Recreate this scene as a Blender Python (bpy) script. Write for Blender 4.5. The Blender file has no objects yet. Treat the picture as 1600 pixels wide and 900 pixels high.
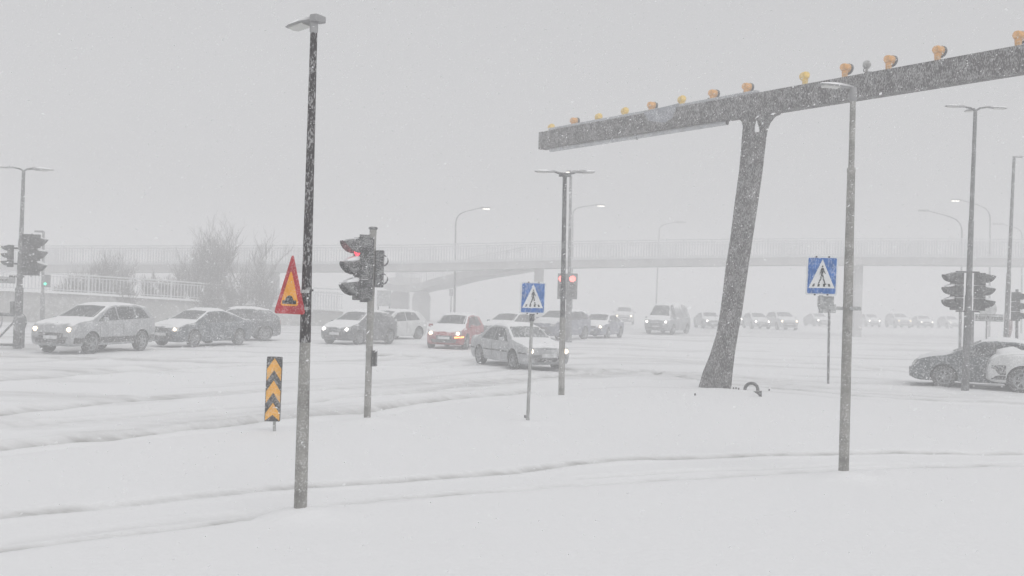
import bpy, bmesh, math, random
import numpy as np
from mathutils import Vector, Matrix
from mathutils.bvhtree import BVHTree

random.seed(7)
rng = np.random.default_rng(7)
R = math.radians
sc = bpy.context.scene
C = sc.collection

# ------------------------------------------------------------------ camera
F_PX, CAM_H = 1600.0, 2.2
PITCH, ROLL = math.atan(14 / 1600), R(1.6)
CAM = Vector((0, 0, CAM_H))
FW = Vector((0, math.cos(PITCH), math.sin(PITCH)))
R0, U0 = Vector((1, 0, 0)), Vector((0, -math.sin(PITCH), math.cos(PITCH)))
RT = R0 * math.cos(ROLL) + U0 * math.sin(ROLL)
UP = -R0 * math.sin(ROLL) + U0 * math.cos(ROLL)
cd = bpy.data.cameras.new('camera'); cam = bpy.data.objects.new('camera', cd); C.objects.link(cam)
M3 = Matrix((RT, UP, -FW)).transposed()
cam.matrix_world = Matrix.Translation(CAM) @ M3.to_4x4()
cd.sensor_width = 36.0; cd.lens = 36.0
cd.clip_start = 0.1; cd.clip_end = 6000
sc.camera = cam

# ------------------------------------------------------------------ sky, sun, exposure (overcast snowfall)
SUN_EL, SUN_AZ = R(48), R(150)
w = bpy.data.worlds.new('World'); sc.world = w; w.use_nodes = True
nt = w.node_tree; nt.nodes.clear()
sky = nt.nodes.new('ShaderNodeTexSky'); sky.sky_type = 'NISHITA'; sky.sun_disc = False
sky.sun_elevation = SUN_EL; sky.sun_rotation = SUN_AZ; sky.air_density = 1.0; sky.dust_density = 6.0
hsv = nt.nodes.new('ShaderNodeHueSaturation'); hsv.inputs['Saturation'].default_value = 0.10
mx = nt.nodes.new('ShaderNodeMix'); mx.data_type = 'RGBA'; mx.inputs[0].default_value = 0.72   # even cloud deck over the sky
mx.inputs[7].default_value = (5.9, 5.9, 6.0, 1)
bg = nt.nodes.new('ShaderNodeBackground'); bg.inputs['Strength'].default_value = 0.10
wo = nt.nodes.new('ShaderNodeOutputWorld')
nt.links.new(sky.outputs[0], hsv.inputs['Color']); nt.links.new(hsv.outputs[0], mx.inputs[6])
nt.links.new(mx.outputs[2], bg.inputs['Color']); nt.links.new(bg.outputs[0], wo.inputs['Surface'])
sd = bpy.data.lights.new('sun', 'SUN'); sd.energy = 0.5; sd.angle = R(40); sd.color = (1, 0.985, 0.96)
so = bpy.data.objects.new('sun', sd); C.objects.link(so)
sdir = Vector((math.sin(SUN_AZ) * math.cos(SUN_EL), math.cos(SUN_AZ) * math.cos(SUN_EL), math.sin(SUN_EL)))
so.rotation_euler = sdir.to_track_quat('Z', 'Y').to_euler()
vs = sc.view_settings
vs.view_transform = 'Standard'; vs.look = 'None'; vs.gamma = 1; vs.use_curve_mapping = False
vs.exposure = 0.17
cy = sc.cycles
cy.max_bounces = 8; cy.diffuse_bounces = 3; cy.glossy_bounces = 2; cy.transmission_bounces = 3
cy.volume_bounces = 3; cy.sample_clamp_indirect = 3.0
cy.use_denoising = True
HAZE_DENSITY = 0.0130

# ------------------------------------------------------------------ pixel helpers: a photograph pixel -> a place in the world
def ray(px, py): return FW * F_PX + RT * (px - 800) + UP * (450 - py)
def at(px, py, Y):
    d = ray(px, py); return CAM + d * (Y / d.y)
def gr(px, py, z=0.0):
    d = ray(px, py); return CAM + d * ((z - CAM_H) / d.z)
def proj(p):
    v = Vector(p) - CAM; k = F_PX / v.dot(FW)
    return 800 + v.dot(RT) * k, 450 - v.dot(UP) * k

# ------------------------------------------------------------------ materials
def new_mat(name):
    m = bpy.data.materials.new(name); m.use_nodes = True
    n = m.node_tree.nodes; l = m.node_tree.links
    return m, n, l, n['Principled BSDF']
SNOW = (0.86, 0.865, 0.875, 1)
def mat(name, col, rough=0.6, metal=0.0, fleck=0.0, fscale=60.0, var=0.25, vscale=6.0, top=0.0, stretch=(1, 1, 1), rot=(0, 0, 0), spec=0.3, fbump=0.0, topscale=3.0, famp=0.5):
    """col with uneven wear; fleck = share of the surface with wind-blown snow frozen to it; top = snow lying on upward faces"""
    m, n, l, b = new_mat(name)
    b.inputs['Roughness'].default_value = rough; b.inputs['Metallic'].default_value = metal
    b.inputs['Specular IOR Level'].default_value = spec
    tc = n.new('ShaderNodeTexCoord')
    no = n.new('ShaderNodeTexNoise'); no.inputs['Scale'].default_value = vscale; no.inputs['Detail'].default_value = 5
    l.new(tc.outputs['Object'], no.inputs['Vector'])
    cr = n.new('ShaderNodeMapRange'); cr.inputs[1].default_value = 0.3; cr.inputs[2].default_value = 0.7
    cr.inputs[3].default_value = 1 - var; cr.inputs[4].default_value = 1 + var
    l.new(no.outputs[0], cr.inputs[0])
    mul = n.new('ShaderNodeVectorMath'); mul.operation = 'SCALE'; mul.inputs[0].default_value = col[:3]
    l.new(cr.outputs[0], mul.inputs['Scale'])
    out = mul.outputs[0]; fac = None
    if fleck > 0:
        mp = n.new('ShaderNodeMapping'); mp.inputs['Scale'].default_value = stretch; mp.inputs['Rotation'].default_value = rot
        l.new(tc.outputs['Object'], mp.inputs[0])
        f = n.new('ShaderNodeTexNoise'); f.inputs['Scale'].default_value = fscale; f.inputs['Detail'].default_value = 2.5; f.inputs['Roughness'].default_value = 0.6
        l.new(mp.outputs[0], f.inputs['Vector'])
        f2 = n.new('ShaderNodeTexNoise'); f2.inputs['Scale'].default_value = fscale * 0.12; f2.inputs['Detail'].default_value = 2
        l.new(tc.outputs['Object'], f2.inputs['Vector'])
        a = n.new('ShaderNodeMath'); a.operation = 'MULTIPLY_ADD'; a.inputs[1].default_value = 0.35; l.new(f2.outputs[0], a.inputs[0]); l.new(f.outputs[0], a.inputs[2])
        t = 0.675 + 0.19 * (0.5 - fleck)
        r = n.new('ShaderNodeMapRange'); r.inputs[1].default_value = t - 0.06; r.inputs[2].default_value = t + 0.08; r.inputs[4].default_value = famp
        l.new(a.outputs[0], r.inputs[0]); fac = r.outputs[0]
    if top > 0:
        g = n.new('ShaderNodeNewGeometry'); s = n.new('ShaderNodeSeparateXYZ'); l.new(g.outputs['Normal'], s.inputs[0])
        n2 = n.new('ShaderNodeTexNoise'); n2.inputs['Scale'].default_value = topscale; n2.inputs['Detail'].default_value = 4; l.new(tc.outputs['Object'], n2.inputs['Vector'])
        a2 = n.new('ShaderNodeMath'); a2.operation = 'MULTIPLY_ADD'; a2.inputs[1].default_value = 0.7; l.new(n2.outputs[0], a2.inputs[0]); l.new(s.outputs['Z'], a2.inputs[2])
        r2 = n.new('ShaderNodeMapRange'); r2.inputs[1].default_value = 1.25 - 0.8 * top; r2.inputs[2].default_value = 1.45 - 0.8 * top
        l.new(a2.outputs[0], r2.inputs[0])
        if fac:
            mxx = n.new('ShaderNodeMath'); mxx.operation = 'MAXIMUM'; l.new(fac, mxx.inputs[0]); l.new(r2.outputs[0], mxx.inputs[1]); fac = mxx.outputs[0]
        else: fac = r2.outputs[0]
    if fac:
        x = n.new('ShaderNodeMix'); x.data_type = 'RGBA'; x.inputs[7].default_value = SNOW
        l.new(fac, x.inputs[0]); l.new(out, x.inputs[6]); out = x.outputs[2]
        rr = n.new('ShaderNodeMapRange'); rr.inputs[3].default_value = rough; rr.inputs[4].default_value = 0.9; l.new(fac, rr.inputs[0]); l.new(rr.outputs[0], b.inputs['Roughness'])
        if metal:
            mm = n.new('ShaderNodeMapRange'); mm.inputs[3].default_value = metal; mm.inputs[4].default_value = 0; l.new(fac, mm.inputs[0]); l.new(mm.outputs[0], b.inputs['Metallic'])
        if fbump:
            bp = n.new('ShaderNodeBump'); bp.inputs['Strength'].default_value = fbump; bp.inputs['Distance'].default_value = 0.01
            l.new(fac, bp.inputs['Height']); l.new(bp.outputs[0], b.inputs['Normal'])
    l.new(out, b.inputs['Base Color'])
    return m
def glow(name, col, s):
    m, n, l, b = new_mat(name)
    b.inputs['Base Color'].default_value = (*col, 1); b.inputs['Emission Color'].default_value = (*col, 1); b.inputs['Emission Strength'].default_value = s
    m.cycles.emission_sampling = 'NONE'
    return m
M = {}
DIAG = dict(stretch=(1, 1, 0.45), rot=(0, R(40), 0))
M['snow'] = mat('lying_snow', (0.86, 0.865, 0.875), 0.9, var=0.03, vscale=8)
M['steel'] = mat('galvanised_steel', (0.33, 0.335, 0.33), 0.6, 0.1, fleck=0.2, fscale=55, var=0.3, vscale=7, famp=.35)
M['pole_dark'] = mat('dark_wrapped_steel', (0.030, 0.025, 0.027), 0.7, 0, fleck=0.22, fscale=60, var=0.5, vscale=5, famp=.42, **DIAG)
M['pole_grey'] = mat('weathered_grey_steel', (0.27, 0.265, 0.25), 0.7, 0.0, fleck=0.15, fscale=55, var=0.3, vscale=6, famp=.35)
M['pole_mid'] = mat('mid_grey_steel', (0.095, 0.097, 0.102), 0.6, 0.1, fleck=0.2, fscale=45, var=0.3, vscale=7, famp=.35)
M['pole_far'] = mat('far_pole_steel', (0.14, 0.14, 0.145), 0.6, 0.2, fleck=0.15, fscale=20, var=0.2)
M['lamp_grey'] = mat('lamp_housing', (0.34, 0.34, 0.345), 0.5, 0.1, top=0.55, var=0.12, vscale=5)
M['diffuser'] = mat('lamp_glass', (0.6, 0.6, 0.58), 0.3, 0, var=0.05)
M['lit'] = glow('lit_lamp', (1.0, 0.95, 0.85), 3.0)
M['gantry'] = mat('rusted_gantry_steel', (0.040, 0.034, 0.034), 0.85, 0, fleck=0.40, fscale=42, var=0.5, vscale=2.4, stretch=(1, 1, 0.4), rot=(0, R(50), 0), famp=.36, spec=.15)
M['gantry_pale'] = mat('pale_gantry_steel', (0.42, 0.43, 0.45), 0.7, 0.1, fleck=0.25, fscale=26, var=0.2, vscale=3.0, famp=.4)
M['orange'] = mat('orange_paint', (0.70, 0.34, 0.07), 0.5, fleck=0.1, fscale=40, var=0.25, vscale=14)
M['yellow'] = mat('yellow_paint', (0.82, 0.55, 0.09), 0.5, fleck=0.12, fscale=40, var=0.2, vscale=14)
M['black'] = mat('black_plastic', (0.022, 0.023, 0.025), 0.5, fleck=0.36, fscale=60, var=0.3, vscale=9, top=0.1, famp=.38, spec=.15)
M['black_far'] = mat('black_plastic_snowy', (0.03, 0.03, 0.032), 0.6, fleck=0.3, fscale=30, var=0.3, vscale=9, top=0.1, famp=.25, spec=.15)
M['black_clean'] = mat('black_plastic_clean', (0.02, 0.02, 0.022), 0.5, fleck=0.1, fscale=60)
M['lens_dark'] = mat('unlit_lens', (0.05, 0.05, 0.05), 0.2, var=0.1)
M['red_lit'] = glow('lit_red_lens', (1.0, 0.05, 0.10), 1.3)
M['red_far'] = glow('lit_red_signal', (1.0, 0.16, 0.14), 3.2)
M['green_lit'] = glow('lit_green_signal', (0.10, 1.0, 0.62), 1.6)
M['sign_red'] = mat('red_sign_film', (0.46, 0.012, 0.025), 0.5, fleck=0.12, fscale=70, var=0.2, top=0, famp=.3, spec=.15)
M['sign_orange'] = mat('orange_sign_film', (0.88, 0.37, 0.01), 0.5, fleck=0.12, fscale=70, var=0.12, famp=.3, spec=.15)
M['sign_black'] = mat('black_sign_film', (0.016, 0.015, 0.02), 0.6, fleck=0.2, fscale=60, var=0.3, famp=.35, spec=.1)
M['sign_blue'] = mat('blue_sign_film', (0.02, 0.13, 0.42), 0.4, fleck=0.25, fscale=55, var=0.3, vscale=10, famp=.30, **DIAG)
M['sign_white'] = mat('white_sign_film', (0.72, 0.73, 0.74), 0.45, fleck=0.1, fscale=60, var=0.06)
M['figure'] = mat('black_figure_film', (0.035, 0.045, 0.05), 0.5, fleck=0.12, fscale=60)
M['sign_yellow'] = mat('yellow_sign_film', (0.80, 0.38, 0.015), 0.5, fleck=0.14, fscale=55, var=0.18, vscale=8, famp=.3, spec=.15)
M['sign_grey'] = mat('grey_sign_back', (0.42, 0.43, 0.43), 0.5, 0.2, fleck=0.1, fscale=40)
M['concrete'] = mat('bridge_concrete', (0.50, 0.50, 0.50), 0.9, var=0.12, vscale=1.0)  # paled so that haze over the distance sits in the colour
M['paled_ramp_concrete'] = mat('paled_ramp_concrete', (0.60, 0.60, 0.60), 0.9, var=0.12, vscale=1.0)  # lighter copy of the bridge concrete, painted against shade under the ramp
M['wall'] = mat('bank_wall', (0.36, 0.36, 0.35), 0.95, fleck=0.2, fscale=3, var=0.15, vscale=0.5, famp=.3)  # lightened, part of the distant haze is in this colour
M['rail_white'] = mat('pale_railing', (0.66, 0.67, 0.68), 0.6, var=0.1)  # paled as well to carry haze in the colour
M['bark'] = mat('snowy_bark', (0.17, 0.162, 0.155), 0.9, fleck=0.12, fscale=8, top=0.15)  # base lightened for haze, besides the lying snow
M['tyre'] = mat('snowy_tyre', (0.022, 0.022, 0.024), 0.9, fleck=0.34, fscale=26, var=0.3, famp=.38)
M['rim'] = mat('alloy_rim', (0.30, 0.31, 0.32), 0.5, 0.3, fleck=0.15, fscale=30, famp=.4)
M['glass'] = mat('snowy_glass', (0.03, 0.035, 0.04), 0.3, spec=0.25, fleck=0.22, famp=.4, fscale=22, var=0.2)
M['glass_iced'] = mat('iced_glass', (0.10, 0.11, 0.115), 0.3, spec=0.5, fleck=0.45, fscale=18, var=0.2)
M['trim'] = mat('dark_car_trim', (0.03, 0.03, 0.033), 0.6, fleck=0.3, fscale=24, var=0.3, famp=.45)
M['plate'] = mat('snowed_number_plate', (0.55, 0.56, 0.57), 0.6, fleck=0.3, fscale=20)
M['head_lit'] = glow('lit_headlight', (1.0, 0.95, 0.86), 8.0)
M['head_warm'] = glow('lit_warm_headlight', (1.0, 0.80, 0.55), 5.0)
M['indicator'] = glow('lit_indicator', (1.0, 0.42, 0.10), 2.6)
M['head_off'] = mat('headlight_glass', (0.45, 0.46, 0.46), 0.2, fleck=0.2, fscale=22)
def paint(name, col, fleck=0.25, top=0.5, fscale=20):
    M[name] = mat(name, col, 0.35, 0.0, fleck=fleck, fscale=fscale, famp=.45, var=0.12, vscale=2.5, top=top, spec=0.5, topscale=2.5)
paint('silver_paint', (0.34, 0.35, 0.36), 0.20, 0.35)
paint('white_paint', (0.58, 0.59, 0.59), 0.20, 0.45)
paint('graphite_paint', (0.045, 0.05, 0.058), 0.25, 0.40)
paint('slate_paint', (0.045, 0.06, 0.075), 0.25, 0.40)
paint('teal_grey_paint', (0.06, 0.075, 0.085), 0.28, 0.25)
paint('red_paint', (0.30, 0.014, 0.022), 0.28, 0.45)
paint('navy_paint', (0.09, 0.10, 0.15), 0.4, 0.6)
paint('hazed_grey_paint', (0.16, 0.17, 0.18), 0.45, 0.65)  # lightened paint, haze over the far queue put into the colour
paint('hazed_pale_paint', (0.42, 0.43, 0.44), 0.4, 0.6)  # paler still, with haze in the colour too

# ------------------------------------------------------------------ mesh helpers
def frame(x, y=None, z=None): return (Vector(x), Vector(y), Vector(z))
WORLD = (Vector((1, 0, 0)), Vector((0, 1, 0)), Vector((0, 0, 1)))
def yaw(a): return (Vector((math.cos(a), math.sin(a), 0)), Vector((-math.sin(a), math.cos(a), 0)), Vector((0, 0, 1)))
class MB:
    def __init__(s): s.v, s.f = [], []
    def add(s, vs, fs):
        k = len(s.v); s.v += [tuple(q) for q in vs]; s.f += [tuple(i + k for i in q) for q in fs]; return s
    def box(s, c, size, ax=WORLD, taper=1.0):
        c = Vector(c); X, Y, Z = ax; a, b, h = (q / 2 for q in size); vs = []
        for sz in (-1, 1):
            t = taper if sz > 0 else 1
            for sx, sy in ((-1, -1), (1, -1), (1, 1), (-1, 1)): vs.append(c + X * a * sx * t + Y * b * sy * t + Z * h * sz)
        return s.add(vs, [(3, 2, 1, 0), (4, 5, 6, 7), (0, 1, 5, 4), (1, 2, 6, 5), (2, 3, 7, 6), (3, 0, 4, 7)])
    def tube(s, pts, rad, n=12, cap=True):
        pts = [Vector(p) for p in pts]
        if not hasattr(rad, '__len__'): rad = [rad] * len(pts)
        rings = []; ref = None
        for i, p in enumerate(pts):
            d = (pts[min(i + 1, len(pts) - 1)] - pts[max(i - 1, 0)]).normalized()
            if ref is None: ref = Vector((0, 1, 0)) if abs(d.y) < 0.9 else Vector((1, 0, 0))
            u = (ref - d * ref.dot(d)).normalized(); v = d.cross(u); ref = u
            rings.append([p + (u * math.cos(2 * math.pi * k / n) + v * math.sin(2 * math.pi * k / n)) * rad[i] for k in range(n)])
        vs = [q for r_ in rings for q in r_]; fs = []
        for i in range(len(pts) - 1):
            for k in range(n):
                a, b = i * n + k, i * n + (k + 1) % n; fs.append((a, b, b + n, a + n))
        if cap: fs += [tuple(range(n - 1, -1, -1)), tuple(range((len(pts) - 1) * n, len(pts) * n))]
        return s.add(vs, fs)
    def prism(s, poly, c, U, V, N, t):
        """outline poly in (U,V) about c, thickness t along N (front face at c+N*t/2)"""
        c, U, V, N = Vector(c), Vector(U), Vector(V), Vector(N); n = len(poly)
        vs = [c + U * a + V * b - N * t / 2 for a, b in poly] + [c + U * a + V * b + N * t / 2 for a, b in poly]
        fs = [tuple(range(n - 1, -1, -1)), tuple(range(n, 2 * n))] + [(i, (i + 1) % n, (i + 1) % n + n, i + n) for i in range(n)]
        return s.add(vs, fs)
    def lathe(s, prof, c, ax, n=24, cap=True):
        """prof = [(along, radius)] about axis ax[0]"""
        c = Vector(c); A, U, V = ax; vs = []; fs = []; m = len(prof)
        for k in range(n):
            a = 2 * math.pi * k / n
            for t, r_ in prof: vs.append(c + A * t + (U * math.cos(a) + V * math.sin(a)) * r_)
        for k in range(n):
            for i in range(m - 1):
                fs.append((k * m + i, k * m + i + 1, ((k + 1) % n) * m + i + 1, ((k + 1) % n) * m + i))
        if cap: fs.append(tuple(k * m for k in range(n)))
        if cap: fs.append(tuple(k * m + m - 1 for k in range(n - 1, -1, -1)))
        return s.add(vs, fs)
    def mesh(s, name):
        me = bpy.data.meshes.new(name); me.from_pydata(s.v, [], s.f); me.update(); return me
    def build(s, name, m, parent=None, smooth=35, bevel=0.0):
        me = s.mesh(name); bm = bmesh.new(); bm.from_mesh(me)
        bmesh.ops.recalc_face_normals(bm, faces=bm.faces)
        if bevel: bmesh.ops.bevel(bm, geom=[e for e in bm.edges if e.calc_face_angle(0) > 0.5], offset=bevel, segments=2, affect='EDGES', profile=0.6)
        bm.to_mesh(me); bm.free()
        return link(name, me, m, parent, smooth)
def link(name, me, m, parent=None, smooth=35):
    if m is not None and not me.materials: me.materials.append(m)
    if smooth:
        me.shade_smooth()
        try: me.set_sharp_from_angle(angle=R(smooth))
        except Exception: pass
    o = bpy.data.objects.new(name, me); C.objects.link(o); o.parent = parent
    return o
def tag(o, label=None, cat=None, group=None, kind=None):
    for k, v in (('label', label), ('category', cat), ('group', group), ('kind', kind)):
        if v: o[k] = v
    return o
def thing(name, label, cat, loc=(0, 0, 0), rz=0.0, group=None):
    o = bpy.data.objects.new(name, None); C.objects.link(o); o.location = loc; o.rotation_euler = (0, 0, rz); o.empty_display_size = 0.2
    return tag(o, label, cat, group)
def copy_tree(o, parent=None):
    c = o.copy(); C.objects.link(c); c.parent = parent
    for ch in list(o.children): copy_tree(ch, c)
    return c
# ------------------------------------------------------------------ ground: one sheet of snow with ruts, banks and lanes
def smooth_noise(x, y, s, seed):
    r = np.random.default_rng(seed); g = r.random((256, 256))
    u, v = x / s, y / s; i, j = np.floor(u).astype(int), np.floor(v).astype(int); a, b = u - i, v - j
    a = a * a * (3 - 2 * a); b = b * b * (3 - 2 * b)
    G = lambda p, q: g[p % 256, q % 256]
    return (G(i, j) * (1 - a) + G(i + 1, j) * a) * (1 - b) + (G(i, j + 1) * (1 - a) + G(i + 1, j + 1) * a) * b - 0.5
def line(pts, z=0.0):
    P = [gr(a, b, z) for a, b in pts]; P.sort(key=lambda p: p.x)
    return np.array([p.x for p in P]), np.array([p.y for p in P])
LANE_FAR = (lambda p: line(p, -.03))([(-200, 822), (0, 803), (250, 778), (480, 757), (640, 745), (800, 733), (900, 722), (1000, 714), (1200, 708), (1400, 703), (1600, 706), (1800, 712)])
LANE_NEAR = (lambda p: line(p, -.03))([(-200, 885), (0, 862), (250, 832), (380, 815), (440, 800), (600, 783), (800, 768), (950, 757), (1100, 748), (1200, 741), (1400, 730), (1600, 728), (1800, 728)])
ISLAND = line([(-200, 722), (0, 705), (200, 685), (400, 665), (570, 650), (700, 632), (800, 620), (870, 608), (1000, 602), (1150, 606), (1300, 618), (1450, 628), (1600, 635), (1800, 640)])
RUTS = [  # polyline, width m, depth m, dirt
    (line([(-200, 722), (0, 700), (200, 681), (400, 660), (570, 643), (700, 627), (830, 612)], -.09), 0.55, 0.07, 0.75),
    (line([(-200, 672), (0, 646), (200, 627), (400, 613), (600, 604), (800, 592), (950, 580)], -.09), 0.60, 0.06, 0.60),
    (line([(-200, 690), (0, 668), (200, 650), (400, 636), (600, 620), (800, 606)], -.09), 0.35, 0.04, 0.30),
    (line([(-200, 612), (0, 592), (300, 576), (500, 570), (700, 574), (900, 580)], -.09), 0.70, 0.05, 0.35),
    (line([(-200, 580), (0, 567), (200, 560), (450, 556), (650, 556), (740, 566)], -.09), 0.80, 0.04, 0.30),
    (line([(560, 552), (700, 562), (850, 574), (1000, 585), (1150, 590), (1300, 598), (1440, 603), (1600, 606)], -.09), 0.60, 0.05, 0.55),
    (line([(860, 552), (1000, 556), (1150, 562), (1300, 570), (1440, 584)], -.09), 0.9, 0.05, 0.35),
    (line([(860, 575), (1000, 580), (1100, 596), (1200, 606), (1350, 620), (1480, 628), (1600, 634), (1800, 642)], -.09), 0.40, 0.05, 0.85),
    (line([(1180, 598), (1350, 612), (1480, 619), (1600, 622), (1800, 630)], -.09), 0.35, 0.04, 0.45),
    (line([(-200, 825), (0, 805), (250, 780), (480, 759), (640, 747), (800, 735), (900, 724), (1000, 716), (1200, 710), (1400, 705), (1600, 708)], -.05), 0.12, 0.02, .6),  # this and the next two: shade of the lane edges painted as dark lines
    (line([(-200, 883), (0, 860), (250, 829), (400, 808)], -.05), 0.20, 0.025, 1.0),
    (line([(400, 808), (600, 779), (800, 764), (1000, 751), (1200, 738), (1400, 727), (1600, 725)], -.05), 0.16, 0.02, 0.5),
    (line([(0, 838), (250, 808), (480, 787), (700, 768), (900, 748)]), 0.25, 0.012, 0.15),
    (line([(900, 736), (1100, 727), (1300, 718), (1600, 716)]), 0.20, 0.02, 0.20),
    (line([(420, 530), (620, 537), (800, 545), (950, 546), (1200, 548)], -.09), 1.2, 0.03, 0.25),
]
ys = np.unique(np.concatenate([np.linspace(-3000, -60, 14), np.linspace(-60, 2.5, 60), np.arange(2.5, 20, 0.04), np.arange(20, 45, 0.09), np.arange(45, 140, 0.5), np.linspace(140, 3500, 40)]))
xs = np.unique(np.concatenate([np.linspace(-3000, -70, 16), np.arange(-70, -26, 1.0), np.arange(-26, -12, 0.25), np.arange(-12, 12, 0.11), np.arange(12, 26, 0.25), np.arange(26, 70, 1.0), np.linspace(70, 3000, 16)]))
X, Y = np.meshgrid(xs, ys)
Z = smooth_noise(X, Y, 7.0, 1) * 0.07 + smooth_noise(X, Y, 2.2, 2) * 0.03
Z *= np.clip((np.hypot(X, Y) - 1) / 6, 0, 1)
step = lambda d, w_: 1 / (1 + np.exp(-np.clip(d / w_, -40, 40)))
lf = np.interp(X, *LANE_FAR) + smooth_noise(X, Y * 0, 0.8, 21) * 0.10
ln = np.interp(X, *LANE_NEAR) + smooth_noise(X, Y * 0, 0.7, 22) * 0.14
isl = np.interp(X, *ISLAND)
Z -= 0.06 * step(Y - ln, 0.07) * step(lf - Y, 0.06)          # the lane between the near bank and the island
Z -= 0.09 * step(Y - isl, 0.25)                               # the wide road beyond the island
dirt_shade = np.zeros_like(Z)  # dirty packed snow, plus rut shade painted in as darker colour
for k, ((rx, ry), wd, dp, dt) in enumerate(RUTS):
    slope = np.gradient(ry, rx); cs = 1 / np.sqrt(1 + np.interp(X, rx, slope) ** 2)
    d = (Y - np.interp(X, rx, ry) - smooth_noise(X, Y * 0, 1.3, 40 + k) * wd * 0.9) * cs
    far_ = wd > .21; lo_ = .05 if far_ else .55
    inside = ((X > rx[0]) & (X < rx[-1])).astype(float)
    amp = np.clip(0.9 + (1.0 if far_ else .5) * smooth_noise(X, Y * 0, 3.1, 60 + k) + 0.8 * smooth_noise(X, Y, 0.5, 80 + k), lo_, 1.5) * inside
    prof = np.exp(-(d / (wd * 0.5)) ** 2)
    Z += 1.5 * amp * dp * (-prof + 0.55 * np.exp(-((np.abs(d) - wd * 0.85) / (wd * 0.3)) ** 2))
    dirt_shade = np.maximum(dirt_shade, np.clip(prof * amp * dt * (1.25 if far_ else 1), 0, 1))
road = step(Y - isl, 0.3) * (Y < 75)
Z += road * smooth_noise(X, Y, 0.55, 5) * 0.030
dirt_shade = np.maximum(dirt_shade, road * np.clip(smooth_noise(X, (Y - isl) * 4.5, 5.5, 6) * .9 + smooth_noise(X * .6, (Y - isl) * 4, 1.5, 16) * .4, 0, 0.42))
Z += smooth_noise(X, Y, 0.35, 9) * 0.006
Z += np.clip(dirt_shade - .12, 0, .5) * (smooth_noise(X, Y, 0.16, 91) + .7 * smooth_noise(X, Y, 0.32, 92)) * 0.09
def gz(x, y):
    i = np.searchsorted(HY, y) ; j = np.searchsorted(HX, x)
    return float(HZ[min(max(i, 0), len(HY) - 1), min(max(j, 0), len(HX) - 1)])
BUMPS = [(gr(469, 806), 0.35, 0.05), (gr(1318, 745), 0.35, 0.05), (gr(573, 659), 0.35, 0.04), (gr(824, 662), 0.3, 0.03), (gr(1115, 606), 0.6, 0.012), (gr(877, 624), 0.35, 0.03)]
BUMPS = [(p, r_ * .8, h * 1.6) for p, r_, h in BUMPS] + [(p + Vector((.35, .1, 0)), r_ * 1.3, h * .8) for p, r_, h in BUMPS]
for p, r_, h in BUMPS: Z += h * np.exp(-(((X - p.x) ** 2 + (Y - p.y) ** 2) / r_ ** 2))
HZ, HX, HY = Z, xs, ys
nx, ny = len(xs), len(ys)
me = bpy.data.meshes.new('ground')
co = np.stack([X, Y, Z], -1).reshape(-1, 3).astype(np.float32)
idx = np.arange(nx * ny).reshape(ny, nx)
q = np.stack([idx[:-1, :-1], idx[:-1, 1:], idx[1:, 1:], idx[1:, :-1]], -1).reshape(-1, 4)
me.vertices.add(len(co)); me.vertices.foreach_set('co', co.ravel())
me.loops.add(q.size); me.loops.foreach_set('vertex_index', q.ravel().astype(np.int32))
me.polygons.add(len(q)); me.polygons.foreach_set('loop_start', np.arange(0, q.size, 4, dtype=np.int32)); me.polygons.foreach_set('loop_total', np.full(len(q), 4, np.int32))
me.update(calc_edges=True)
at_ = me.attributes.new('slush_shade', 'FLOAT', 'POINT'); at_.data.foreach_set('value', dirt_shade.ravel().astype(np.float32))
m, n, l, b = new_mat('snow_ground')
b.inputs['Roughness'].default_value = 0.85; b.inputs['Specular IOR Level'].default_value = 0.2
aa = n.new('ShaderNodeAttribute'); aa.attribute_name = 'slush_shade'
tc = n.new('ShaderNodeTexCoord'); nn = n.new('ShaderNodeTexNoise'); nn.inputs['Scale'].default_value = 3.0; nn.inputs['Detail'].default_value = 8; nn.inputs['Roughness'].default_value = 0.65
mp = n.new('ShaderNodeMapping'); mp.inputs['Scale'].default_value = (0.35, 1.6, 1); l.new(tc.outputs['Object'], mp.inputs[0]); l.new(mp.outputs[0], nn.inputs['Vector'])
mr = n.new('ShaderNodeMapRange'); mr.inputs[1].default_value = 0.3; mr.inputs[2].default_value = 0.7; mr.inputs[3].default_value = 0.35; mr.inputs[4].default_value = 1.6
l.new(nn.outputs[0], mr.inputs[0])
mu = n.new('ShaderNodeMath'); mu.operation = 'MULTIPLY'; mu.use_clamp = True; l.new(aa.outputs['Fac'], mu.inputs[0]); l.new(mr.outputs[0], mu.inputs[1])
xx = n.new('ShaderNodeMix'); xx.data_type = 'RGBA'; xx.inputs[6].default_value = (0.86, 0.865, 0.875, 1); xx.inputs[7].default_value = (0.33, 0.325, 0.315, 1)  # second colour is packed dirty snow with the rut shading included
l.new(mu.outputs[0], xx.inputs[0]); l.new(xx.outputs[2], b.inputs['Base Color'])
n3 = n.new('ShaderNodeTexNoise'); n3.inputs['Scale'].default_value = 14; n3.inputs['Detail'].default_value = 6; l.new(tc.outputs['Object'], n3.inputs['Vector'])
bp = n.new('ShaderNodeBump'); bp.inputs['Strength'].default_value = 0.35; bp.inputs['Distance'].default_value = 0.03; l.new(n3.outputs[0], bp.inputs['Height']); l.new(bp.outputs[0], b.inputs['Normal'])
g = link('ground', me, m, None, 0); me.shade_smooth(); g['kind'] = 'structure'

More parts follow.
